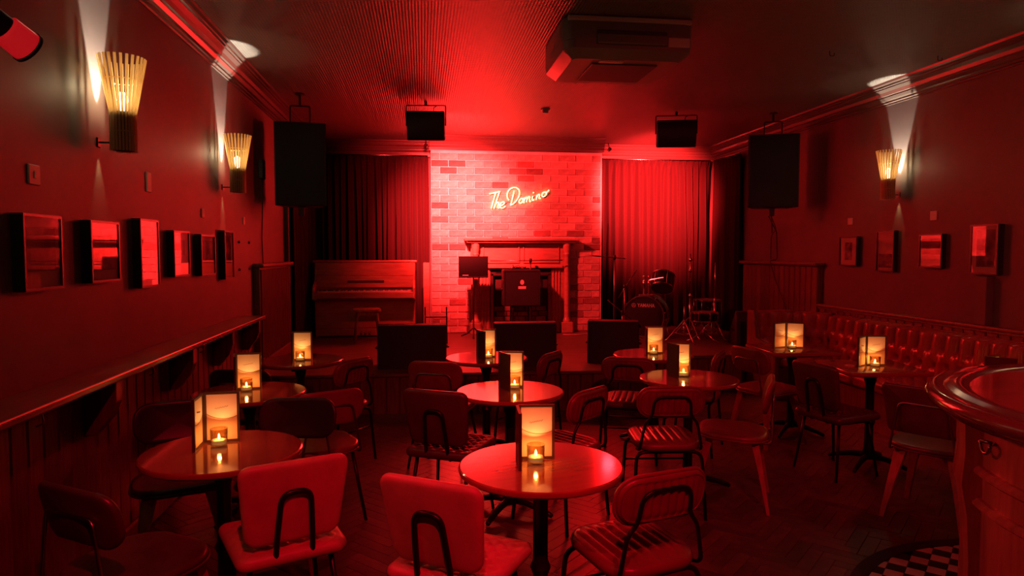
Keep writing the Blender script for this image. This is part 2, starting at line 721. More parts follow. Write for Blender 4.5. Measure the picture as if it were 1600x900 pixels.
def cam_xy(x, y, z=0.0):
    v = cam_inv @ Vector((x, y, z))
    return 800 + 1060 * v.x / -v.z, 450 - 1060 * v.y / -v.z, -v.z


bpy.context.view_layer.update()
cam_inv = cam.matrix_world.inverted()


def in_view(x, y):
    px, py, d = cam_xy(x, y)
    return d > 0.5 and -20 < px < 1620 and py < 925


out.sort(key=lambda t: (0 if in_view(t[0], t[1]) else 1, math.hypot(t[0], t[1])))
b = nb()
rbox(b, -BL / 2 + .0008, BL / 2 - .0008, -BW / 2 + .0008, BW / 2 - .0008, -.014, 0, .0012, 1)
blk = mk('parquet_block', b, 'parquet', floor)
for n_, (x, y, rot) in enumerate(out[:300]):
    o = blk if n_ == 0 else inst(blk, floor)
    o.location = (x, y, random.uniform(-.0006, .0006))
    o.rotation_euler = (R(random.uniform(-.25, .25)), R(random.uniform(-.25, .25)), PI / 4 + rot * PI / 2)
b = nb()
for x, y, rot in out[300:]:
    box(b, -BL / 2 + .001, BL / 2 - .001, -BW / 2 + .001, BW / 2 - .001, -.014, random.uniform(-.001, 0),
        Matrix.Translation((x, y, 0)) @ Matrix.Rotation(PI / 4 + rot * PI / 2, 4, 'Z'))
tag(mk('parquet_blocks', b, 'parquet', floor), kind='stuff')

# checkered tiles round the bar
TS = 0.083
tmesh = {}
for m in ('tile_pale', 'tile_black'):
    b = nb()
    rbox(b, -TS / 2 + .001, TS / 2 - .001, -TS / 2 + .001, TS / 2 - .001, -.012, 0, .001, 1)
    me = bpy.data.meshes.new('floor_tile')
    bmesh.ops.recalc_face_normals(b, faces=b.faces)
    b.to_mesh(me)
    b.free()
    me.materials.append(MATS[m])
    tmesh[m] = me
TA = R(-45)
for i in range(-22, 22):
    for j in range(-22, 22):
        x = 2.6 + TS * (i * math.cos(TA) - j * math.sin(TA))
        y = 2.6 + TS * (i * math.sin(TA) + j * math.cos(TA))
        if corner_d(x, y, TILE_O) > -.015 or corner_d(x, y, BAR_O) < -.3 or x > 3.3 or y < 2.3:
            continue
        o = bpy.data.objects.new('floor_tile', tmesh['tile_pale' if (i + j) % 2 else 'tile_black'])
        link(o, floor)
        o.location = (x, y, .003)
        o.rotation_euler = (0, 0, TA)


def bar_path(off=0.0, n=14, y_end=-1.0, x_end=4.58, o=BAR_O):
    """outline of the bar from its wall end round the corner, offset outwards"""
    x0, y1, r = o
    pts = [(x_end, y1 + off), (3.4, y1 + off), (2.9, y1 + off)]
    for k in range(n + 1):
        a = PI / 2 + PI / 2 * k / n
        pts.append((x0 + r + (r + off) * math.cos(a), y1 - r + (r + off) * math.sin(a)))
    pts += [(x0 - off, 1.4), (x0 - off, 0.6), (x0 - off, y_end)]
    return pts


b = nb()
pa, pb = bar_path(.045, x_end=3.85, o=TILE_O), bar_path(-.03, x_end=3.85, o=TILE_O)
va = [[b.verts.new((p[0], p[1], z)) for p in q] for q in (pa, pb) for z in (-.012, .0045)]
for i in range(len(pa) - 1):
    for s, t in ((0, 1), (1, 3), (3, 2), (2, 0)):
        b.faces.new([va[s][i], va[s][i + 1], va[t][i + 1], va[t][i]])
mk('border_strip', b, 'tile_black', floor, label='dark border strip of the checkered tiles')

# ------------------------------------------------------------------ left wainscot and drinks shelf
SZ = 1.02
b = nb()
box(b, XL, XL + .035, YF, 6.62, 0, SZ - .03)
wl = struct('wall_wainscot_left', b, 'dark_wood', 'boarded dado under the left drinks shelf')
boards(wl, (XL + .035, 6.6), (XL + .035, 1.9), 0.0, SZ - .035, 0.118, 0.018, 'dark_wood', gap=0.008)
b = nb()
rbox(b, XL + .03, XL + .07, YF, 6.6, 0, .11, .01, 1)
tag(mk('baseboard_left', b, 'dark_wood'), kind='structure')
sh = thing('drinks_shelf', 'long narrow wooden drinks shelf running along the left wall', 'shelf', (XL, 0, 0))
b = nb()
rbox(b, 0.0, .225, YF + .02, 6.42, SZ - .035, SZ, .008, 2)
mk('shelf_board', b, 'shelf_wood', sh)
for k, y in enumerate((2.35, 3.45, 4.55, 5.45, 6.3)):
    b = nb()
    prism(b, [(.055, -.26), (.10, -.26), (.175, -.17), (.20, -.10), (.20, 0), (.055, 0)], -.035, .035,
          Matrix.Translation((0, y, SZ - .036)) @ Matrix.Rotation(PI / 2, 4, 'X'), bev=.005, seg=1)
    mk('bracket', b, 'dark_wood', sh)
for k, y in enumerate((2.95, 4.1, 5.0, 5.85)):
    b = nb()
    tube(b, rnd([(.055, y, SZ - .06), (.11, y, SZ - .06), (.12, y, SZ - .12), (.09, y, SZ - .13)], .02), .004, 6)
    mk('coat_hook', b, 'steel', sh)

# taller boarded dado by the stage, left (narrow boards) and right (broad boards)
b = nb()
box(b, XL, XL + .06, 6.93, 8.46, ZS, 1.44)
tl = struct('wall_dado_stage_left', b, 'dark_wood', 'tall beadboard dado at the left of the stage')
b = nb()
n = 26
for i in range(n):
    y0 = 6.95 + 1.5 * i / n
    tube(b, [(XL + .058, y0 + .029, ZS + .12), (XL + .058, y0 + .029, 1.42)], .022, 6)
tag(mk('bead_boards', b, 'dark_wood', tl), kind='stuff')
b = nb()
rbox(b, XL, XL + .105, 6.91, 8.5, 1.44, 1.48, .012, 2)
mk('cap_rail', b, 'dark_wood', tl)
b = nb()
rbox(b, XL, XL + .09, 6.93, 8.48, ZS, ZS + .12, .012, 2)
mk('skirting', b, 'dark_wood', tl)
b = nb()
box(b, XR - .05, XR, 7.45, 9.35, ZS, 1.43)
tr_ = struct('wall_dado_stage_right', b, 'dark_wood', 'tall boarded dado at the right of the stage')
boards(tr_, (XR - .05, 7.45), (XR - .05, 9.3), ZS, 1.02, 0.125, 0.02, 'dark_wood', gap=.012)
b = nb()
rbox(b, XR - .12, XR, 7.41, 9.36, 1.43, 1.47, .012, 2)
mk('cap_rail', b, 'dark_wood', tr_)
# low dado behind the bench, right
b = nb()
box(b, XR - .04, XR, YF, 7.44, 0, .955)
wr = struct('wall_wainscot_right', b, 'dark_wood', 'boarded dado behind the leather bench')
boards(wr, (XR - .04, 3.0), (XR - .04, 7.42), 0.0, .93, 0.118, 0.018, 'dark_wood', gap=.012)
b = nb()
rbox(b, XR - .085, XR, YF, 7.44, .955, .985, .010, 2)
rbox(b, XR - .07, XR, YF, 7.44, .93, .957, .006, 1)
mk('cap_rail', b, 'dark_wood', wr)


# ------------------------------------------------------------------ bar counter
bar = thing('bar_counter', 'curved wooden bar counter with polished moulded top at the right edge', 'bar counter', (0, 0, 0))
BZ = 1.08


def sweep(b, prof, closed_prof=True):
    """profile of (offset outwards, z) swept along the bar outline"""
    rings = [[b.verts.new((p[0], p[1], z)) for p in bar_path(off)] for off, z in prof]
    n = len(prof)
    m = len(rings[0])
    for k in range(n if closed_prof else n - 1):
        a, c = rings[k], rings[(k + 1) % n]
        for i in range(m - 1):
            b.faces.new([a[i], a[i + 1], c[i + 1], c[i]])
    if closed_prof:
        b.faces.new([r_[0] for r_ in rings])
        b.faces.new([r_[-1] for r_ in rings][::-1])


b = nb()
edge = []
for k in range(9):
    a = -PI / 2 + PI * k / 8
    edge.append((-.03 + .03 * math.cos(a), BZ - .03 + .03 * math.sin(a)))
sweep(b, edge + [(-.055, BZ - .006), (-.075, BZ - .004), (-.095, BZ + .004), (-.115, BZ + .007), (-.135, BZ + .003), (-.15, BZ - .006),
                 (-.155, BZ - .05), (-.07, BZ - .085), (-.04, BZ - .075)])
mk('counter_edge', b, 'bar_edge', bar, auto=40)
b = nb()
sweep(b, [(-.15, BZ - .03), (-.15, BZ - .005), (-.42, BZ - .005), (-.60, BZ - .005), (-.60, BZ - .03)])
mk('counter_top', b, 'bar_top', bar)
b = nb()
sweep(b, [(-.17, .0), (-.17, BZ - .05), (-.25, BZ - .05), (-.25, 0)])
mk('counter_body', b, 'bar_wood', bar, auto=40)
b = nb()
sweep(b, [(-.15, 0), (-.14, .02), (-.14, .12), (-.155, .14), (-.18, .14), (-.18, 0)])
mk('plinth', b, 'bar_wood', bar, auto=40)
for z in (.66, .78):
    b = nb()
    sweep(b, [(-.18, z), (-.155, z), (-.14, z + .012), (-.14, z + .022), (-.155, z + .035), (-.18, z + .035)])
    mk('moulding', b, 'bar_wood', bar, auto=40)
# curved corner pilaster that carries the overhang
b = nb()
path = bar_path(-.21)
x0, y1, r = BAR_O
prof_p = [(.0, .10), (.14, .085), (.45, .075), (.62, .10), (.74, .15), (.86, .13), (.98, .14), (1.02, .15)]
for a0, a1 in ((136, 154),):
    rings = []
    for z, o_ in prof_p:
        ring = []
        for k in range(7):
            a = R(a0 + (a1 - a0) * k / 6)
            rr = r - .165 + o_ * .40
            ring.append(b.verts.new((x0 + r + rr * math.cos(a), y1 - r + rr * math.sin(a), z)))
        for k in range(6, -1, -1):
            a = R(a0 + (a1 - a0) * k / 6)
            rr = r - .19
            ring.append(b.verts.new((x0 + r + rr * math.cos(a), y1 - r + rr * math.sin(a), z)))
        rings.append(ring)
    for p, q in zip(rings, rings[1:]):
        n = len(p)
        for k in range(n):
            b.faces.new([p[k], p[(k + 1) % n], q[(k + 1) % n], q[k]])
    b.faces.new(rings[0][::-1])
    b.faces.new(rings[-1])
    mk('pilaster', b, 'bar_wood', bar, auto=40)
    b = nb()
b.free()
# bag hook under the counter edge
a = R(161)
hx, hy = x0 + r + (r - .165) * math.cos(a), y1 - r + (r - .165) * math.sin(a)
dx, dy = math.cos(a), math.sin(a)
b = nb()
pts = []
for k in range(13):
    t = PI + PI * k / 12
    s = .036 * math.cos(t)
    pts.append((hx + dx * .028 - dy * s, hy + dy * .028 + dx * s, .925 + .036 * math.sin(t)))
tube(b, pts, .006, 6)
rod(b, (hx, hy, .925), pts[0], .006)
rod(b, (hx, hy, .925), pts[-1], .006)
mk('bag_hook', b, 'steel', bar, smooth=True)


# ------------------------------------------------------------------ leather bench
bench = thing('banquette_bench', 'long oxblood leather bench with deep buttoned back along the right wall', 'bench', (0, 0, 0))
PT = 0.155


def tuft(u, v, L, H):
    """height of the buttoned back: rows of upright padded capsules, each row shifted by half"""
    h = 0.0
    for off, v0, v1 in ((0, .18, H + .04), (.5, .06, .30), (0, -.12, .16)):
        x = u / PT + off
        du = (x - math.floor(x) - .5) * PT / .074
        dv = (v - (v0 + v1) / 2) / ((v1 - v0) / 2)
        if abs(du) < 1 and abs(dv) < 1:
            h = max(h, .062 * math.sqrt(1 - du * du) * (1 - dv ** 6) ** .5)
    return h


def bench_back(name, p0, p1, z0, z1, lean, res=.0155):
    p0, p1 = Vector((*p0, 0)), Vector((*p1, 0))
    d = p1 - p0
    L = d.length
    d.normalize()
    nrm = Vector((-d.y, d.x, 0))
    nu, nv = int(L / res) + 1, 34
    H = z1 - z0
    b = nb()

    def fn(s, t):
        u, v = s * L, t * H
        h = tuft(u, v, L, H) - lean * t
        return p0 + d * u + nrm * (h + .06) + Vector((0, 0, z0 + v))
    vv = grid(b, nu, nv, fn)
    # rounded top, flat rear
    prev = [row[-1] for row in vv]
    for off, dz in ((.03, .018), (.0, .024), (-.05, .02), (-.07, 0.0), (-.07, -H)):
        cur = [b.verts.new(p0 + d * (i / (nu - 1) * L) + nrm * (off - lean * (1 if dz > -.1 else 0)) + Vector((0, 0, z1 + dz))) for i in range(nu)]
        for i in range(nu - 1):
            b.faces.new([prev[i], prev[i + 1], cur[i + 1], cur[i]])
        prev = cur
    return mk(name, b, 'bench_leather', bench, smooth=True)


bench_back('backrest', (4.50, 2.95), (4.50, 6.95), .44, .885, .05)
bench_back('backrest', (4.48, 6.95), (4.25, 7.27), .44, .895, .05)
bench_back('backrest', (4.25, 7.32), (3.79, 7.32), .44, .905, .05)
for nm, args in (('seat_cushion', (3.92, 4.47, 2.95, 4.35)), ('seat_cushion', (3.92, 4.47, 4.36, 5.75)), ('seat_cushion', (3.92, 4.47, 5.76, 7.0)), ('seat_cushion', (3.79, 4.3, 6.76, 7.27))):
    b = nb()
    rbox(b, *args, .36, .46, .03, 3)
    mk(nm, b, 'bench_leather', bench, smooth=True)
b = nb()
box(b, 3.97, 4.6, 2.95, 7.0, 0, .36)
box(b, 3.80, 4.4, 6.82, 7.42, 0, .36)
mk('plinth', b, 'dark_wood', bench)
b = nb()
prism(b, [(6.78, 0), (7.43, 0), (7.43, .92), (7.28, .93), (7.22, .62), (6.78, .56)], 3.735, 3.785,
      Matrix(((0, 0, 1, 0), (1, 0, 0, 0), (0, 1, 0, 0), (0, 0, 0, 1))), bev=.008)
mk('end_panel', b, 'dark_wood', bench)


# ------------------------------------------------------------------ stage curtains
def curtain(name, pts, z0, z1, folds, amp, m, label, seed, pinch=.45):
    rs = random.Random(seed)
    pts = [Vector((*p, 0)) for p in pts]
    seg = [(pts[i + 1] - pts[i]).length for i in range(len(pts) - 1)]
    tot = sum(seg)
    ph = [rs.uniform(-.35, .35) for _ in range(folds + 2)]
    am = [rs.uniform(.55, 1.25) for _ in range(folds + 2)]
    sk = [rs.uniform(-.5, .5) for _ in range(folds + 2)]

    def fn(s, t):
        d = s * tot
        i = 0
        while i < len(seg) - 1 and d > seg[i]:
            d -= seg[i]
            i += 1
        dr = (pts[i + 1] - pts[i]).normalized()
        p = pts[i] + dr * d
        nrm = Vector((dr.y, -dr.x, 0))
        f = s * folds
        k = int(f)
        fr = f - k
        tb = 1 - t                                   # 0 at the top
        a = amp * (pinch + (1 - pinch) * min(1, tb * 2.2)) * (am[k] * (1 - fr) + am[k + 1] * fr)
        ang = 2 * PI * (f + (ph[k] * (1 - fr) + ph[k + 1] * fr) * (.4 + tb * 1.3))
        off = a * math.sin(ang) + .25 * a * math.sin(2 * ang + sk[k])
        if t > .965:
            off = .5 * amp * math.sin(2 * PI * f * 2)
        side = .35 * a * math.sin(ang * 1.0 + 1.2)
        return p + nrm * off + dr * side + Vector((0, 0, z0 + (z1 - z0) * t))
    b = nb()
    grid(b, folds * 14, 22, fn)
    t = thing(name, label, 'curtain', (0, 0, 0))
    o = mk('drape', b, m, t, smooth=True)
    md = o.modifiers.new('thickness', 'SOLIDIFY')
    md.thickness = .006
    b = nb()
    tube(b, [p + Vector((0, 0, z1 + .012)) for p in pts], .012, 8)
    mk('curtain_rail', b, 'steel', t, smooth=True)
    return t


curtain('stage_curtain', [(XL + .14, 10.42), (BX0 - .04, 10.42)], ZS + .015, 3.03, 16, .07, 'velvet', 'dark red velvet curtain hanging behind the piano', 3)
curtain('stage_curtain', [(BX1 + .06, 10.40), (XR - .12, 10.40)], ZS + .015, 3.03, 15, .085, 'velvet', 'bright red lit velvet curtain behind the drum kit', 11)
curtain('stage_curtain', [(XL + .06, 8.62), (XL + .06, 10.36)], ZS + .015, 3.02, 13, .03, 'black_velvet', 'near black curtain along the side wall left of the piano', 5)
curtain('stage_curtain', [(XR - .10, 10.3), (XR - .10, 9.42)], ZS + .015, 3.02, 8, .05, 'velvet', 'dark curtain gathered along the side wall right of the drum kit', 9)



# ------------------------------------------------------------------ tables
def make_table(kind):
    t = thing('bistro_table', 'table', 'table')
    b = nb()
    if kind == 'round':
        lathe(b, [(0, .718), (.30, .718), (.318, .722), (.328, .73), (.33, .738), (.328, .746), (.322, .75), (0, .75)], 56)
    else:
        prism(b, rrect(.60, .60, .02, 3), .718, .75, bev=.006)
    mk('table_top', b, 'table_wood', t, auto=30)
    b = nb()
    lathe(b, [(.10, .70), (.10, .717)], 20)
    for k in range(4):
        a = k * PI / 2 + PI / 4
        box(b, 0, .2, -.015, .015, .69, .705, Matrix.Rotation(a, 4, 'Z'))
    mk('top_bracket', b, 'black_metal', t)
    b = nb()
    lathe(b, [(.045, .05), (.045, .09), (.032, .12), (.03, .30), (.042, .33), (.03, .36), (.03, .60), (.042, .64), (.045, .70)], 18)
    mk('column', b, 'black_metal', t, auto=40)
    for k in range(4):
        a = k * PI / 2 + PI / 4
        c, s = math.cos(a), math.sin(a)
        b = nb()
        tube(b, [(c * .02, s * .02, .075), (c * .12, s * .12, .065), (c * .22, s * .22, .04), (c * .27, s * .27, .022), (c * .285, s * .285, .012)],
             [.024, .02, .017, .015, .012], 8)
        mk('foot', b, 'black_metal', t, smooth=True)
    return t


def clone(src, label, loc, rz=0.0, group=None, first={}):
    o = src if src.name not in first else tree(src)
    first[src.name] = 1
    o.location = loc
    o.rotation_euler = (0, 0, rz)
    return tag(o, label, None, group)


round_t = make_table('round')
square_t = make_table('square')
TABLES = [
    (round_t, -0.855, 3.007, 0, 'round wooden table nearest the boarded left wall, front of the room', 'round tables'),
    (round_t, 0.464, 2.638, 20, 'round wooden table in the middle foreground with an amber candle glass', 'round tables'),
    (round_t, 0.527, 4.085, 10, 'bright red glossy round table in the centre of the room', 'round tables'),
    (round_t, 1.776, 4.346, 35, 'round table in front of the ribbed chair seen squarely from behind', 'round tables'),
    (round_t, -1.046, 4.254, 15, 'round table second from the front along the left shelf', 'round tables'),
    (round_t, -0.96, 5.48, 40, 'round table nearest the piano by the left wall', 'round tables'),
    (round_t, 0.505, 5.41, 30, 'round table in front of the middle stage monitor', 'round tables'),
    (round_t, 1.893, 5.40, 5, 'round table in front of the drum kit and right stage monitor', 'round tables'),
    (square_t, 3.23, 5.58, -3, 'square wooden table at the stage end of the leather bench', 'square tables'),
    (square_t, 3.31, 4.63, -8, 'square wooden table in front of the middle of the leather bench', 'square tables'),
    (square_t, 3.60, 3.40, 4, 'square table behind the bar counter, hardly visible', 'square tables'),
]
for src, x, y, a, lab, g in TABLES:
    clone(src, lab, (x, y, 0), R(a), g)

# menu holders: two framed panels hinged like an open book, paper inside
MW, MH = 0.148, 0.225


def paper_mat():
    m = bpy.data.materials.new('menu_paper')
    m.use_nodes = True
    nt = m.node_tree
    b_ = nt.nodes['Principled BSDF']
    b_.inputs['Roughness'].default_value = 0.75
    tc = nt.nodes.new('ShaderNodeTexCoord')
    vm = nt.nodes.new('ShaderNodeVectorMath')
    vm.operation = 'DISTANCE'
    vm.inputs[1].default_value = (0.085, 0.0, 0.235)
    nt.links.new(tc.outputs['Object'], vm.inputs[0])
    cr = nt.nodes.new('ShaderNodeValToRGB')
    cr.color_ramp.interpolation = 'CONSTANT'
    cr.color_ramp.elements[0].color = (.82, .74, .62, 1)
    cr.color_ramp.elements[1].position = .128
    cr.color_ramp.elements[1].color = (.34, .24, .14, 1)
    e = cr.color_ramp.elements.new(.1325)
    e.color = (.70, .56, .40, 1)
    nt.links.new(vm.outputs['Value'], cr.inputs[0])
    nt.links.new(cr.outputs[0], b_.inputs['Base Color'])
    MATS['menu_paper'] = m


paper_mat()
OPEN = 80.0


def make_menu():
    t = thing('menu_holder', 'menu', 'menu holder')
    for s in (0, 1):
        # panel lies along +x from the hinge; panel 0 faces -y, panel 1 is turned by OPEN and faces back at it
        pb = nb()
        y0, y1 = (0, .012) if s == 0 else (-.012, 0)
        for q in ((.0, MW, 0, .010), (.0, MW, MH - .010, MH), (0, .010, .01, MH - .01), (MW - .010, MW, .01, MH - .01)):
            box(pb, q[0], q[1], y0, y1, q[2], q[3])
        yb = (.008, .012) if s == 0 else (-.012, -.008)
        box(pb, .01, MW - .01, yb[0], yb[1], .01, MH - .01)
        p = mk('panel', pb, 'menu_wood', t)
        pp = nb()
        yp = (.004, .0075) if s == 0 else (-.0075, -.004)
        box(pp, .0105, MW - .0105, yp[0], yp[1], .0105, MH - .0105)
        sheet = mk('paper_sheet', pp, 'menu_paper', p)
        ln = nb()
        rs = random.Random(4)
        yy = .0035 if s == 0 else -.0035
        pts = [(.045 + .055 * k / 16, yy, .15 + .010 * k / 16 + .004 * math.sin(k * 2.1)) for k in range(17)]
        tube(ln, pts, .0007, 4)
        mk('script_line', ln, 'ink', p)
        if s == 1:
            p.rotation_euler = (0, 0, -R(OPEN))
    return t


def make_candle():
    t = thing('candle_glass', 'candle', 'candle')
    b = nb()
    lathe(b, [(0, .0), (.031, 0), (.035, .004), (.0365, .078), (.0345, .078), (.033, .010), (0, .010)], 28, cap=False)
    mk('glass', b, 'tumbler_glass', t, smooth=True)
    b = nb()
    lathe(b, [(0, .011), (.0325, .011), (.0325, .026), (.03, .028), (0, .0265)], 24, cap=False)
    mk('wax', b, 'wax', t, smooth=True)
    b = nb()
    lathe(b, [(0, .028), (.004, .032), (.0055, .038), (.004, .047), (0, .057)], 10, cap=False)
    mk('flame', b, 'flame', t, smooth=True)
    lamp('candle_light', 'POINT', (0, 0, .052), POWER['candle'], AMBER, t, radius=.006)
    return t


menu = make_menu()
candle = make_candle()
# table, hinge offset from its centre, turn, opening angle, candle offset from the hinge
MENUS = [
    (0, (-.111, .12), 5, 92, (.078, -.056), 'left foreground round table'),
    (1, (-.080, .069), -4, 89, (.062, -.056), 'middle foreground round table'),
    (2, (-.049, .115), -12, 59, (.083, -.070), 'bright red central round table'),
    (3, (-.099, .12), -25, 57, (.078, -.080), 'table behind the chair seen squarely'),
    (4, (-.097, .07), 6, 81, (.074, -.052), 'second round table along the left shelf'),
    (5, (-.05, -.03), -4, 76, (.063, -.048), 'round table nearest the piano'),
    (6, (-.069, .0), 0, 70, (.080, -.050), 'table before the middle stage monitor'),
    (7, (-.044, .042), -8, 96, (.045, -.058), 'round table before the drum kit'),
    (8, (-.040, .029), -28, 132, (.020, -.066), 'square table at the bench stage end'),
    (9, (-.030, .012), -10, 134, (.030, -.060), 'square table at the middle of the bench'),
    (10, (-.27, .21), 20, 62, (.11, -.045), 'square table hidden behind the bar'),
]
for k, (ti, hp, a, op, cp, where) in enumerate(MENUS):
    tx, ty = TABLES[ti][1:3]
    m = clone(menu, 'folding framed menu on the ' + where, (tx + hp[0], ty + hp[1], .7505), R(a), 'menu holders')
    m.children[1].rotation_euler = (0, 0, -R(op))
    clone(candle, 'glass tealight holder by the menu on the ' + where, (tx + hp[0] + cp[0], ty + hp[1] + cp[1], .7505), 0, 'tealight glasses')


# ------------------------------------------------------------------ chairs (each faces +y, origin on the floor under the seat)
def ribs(poly_h, n):
    pass


def pad(b, w_, h_, r, th, top=1.0, nrib=0, amp=.006, curve=0.0, mtx=None, quilt=0, res=40, axis=0, rearrib=False):
    """upholstered pad in the xy plane (z = thickness), optional ribs or diamond quilting on its face"""
    t = nb()
    out = []
    n = 6
    rings = 7

    def surf(sgn, inset, z):
        pl = rrect(w_ - 2 * inset, h_ - 2 * inset, max(.004, r - inset), n, top)
        return [(x, y, z) for x, y in pl]
    # side wall as rings with a rounded edge
    e = th * .45
    prof = []
    for k in range(4):
        a = PI / 2 * k / 3
        prof.append((e * (1 - math.cos(a)) if k else 0, -th / 2 + e - e * math.sin(a)))
    prof = prof[::-1]
    prof2 = [(i_, -z_) for i_, z_ in prof[::-1]]
    rr = [[t.verts.new(p) for p in surf(1, i_, z_)] for i_, z_ in prof + prof2]
    m = len(rr[0])
    for a, c in zip(rr, rr[1:]):
        for k in range(m):
            t.faces.new([a[k], a[(k + 1) % m], c[(k + 1) % m], c[k]])
    # faces: radial grid towards the centre line so ribs can be shaped
    for ring, sgn in ((rr[0], -1), (rr[-1], 1)):
        prev = ring
        K = 10
        for s in range(1, K):
            f = 1 - s / K
            cur = [t.verts.new((v.co.x * f, v.co.y * f, ring[0].co.z)) for v in ring]
            for k in range(m):
                t.faces.new([prev[k], prev[(k + 1) % m], cur[(k + 1) % m], cur[k]])
            prev = cur
        c = t.verts.new((0, 0, ring[0].co.z))
        for k in range(m):
            t.faces.new([prev[k], prev[(k + 1) % m], c])
    for v in t.verts:
        if abs(v.co.z) > th * .44 and False:
            pass
    if curve:
        for v in t.verts:
            v.co.z += curve * (v.co.x ** 2)
    merge(b, t, mtx)


def relief(b, w_, h_, z, fn, top=1.0, inset=.015, nu=44, nv=30, r=.03, mtx=None, curve=0.0):
    """raised upholstery face laid on a pad: grid clipped to a rounded rectangle"""
    t = nb()

    def f(s, q):
        y = (q - .5) * (h_ - 2 * inset)
        hw = (w_ / 2 - inset)
        ry = h_ / 2 - inset
        d = ry - abs(y)
        if d < r:
            hw -= r - math.sqrt(max(0, r * r - (r - d) ** 2))
        x = (2 * s - 1) * hw
        if top != 1.0:
            x *= 1 + (top - 1) * (y / h_ + .5)
        ed = min(1, 6 * s, 6 * (1 - s), 6 * q, 6 * (1 - q))
        return Vector((x, y, z + (fn(x, y) * ed if ed > 0 else 0) - (.004 if ed <= .01 else 0) + curve * x * x))
    grid(t, nu, nv, f)
    merge(b, t, mtx)


def rib_fn(p, amp):
    return lambda x, y: amp * abs(math.sin(PI * (x / p + .5))) ** .6


def quilt_fn(p, amp):
    return lambda x, y: amp * (abs(math.sin(PI * (x + y) / p)) * abs(math.sin(PI * (x - y) / p))) ** .45


def rot_back(tilt, y, z):
    """matrix: pad plane xy -> upright plane facing +y (pad z -> +y), leaning back by tilt, centred at (0,y,z)"""
    return Matrix.Translation((0, y, z)) @ Matrix.Rotation(R(tilt), 4, 'X') @ Matrix(((-1, 0, 0, 0), (0, 0, 1, 0), (0, 1, 0, 0), (0, 0, 0, 1)))


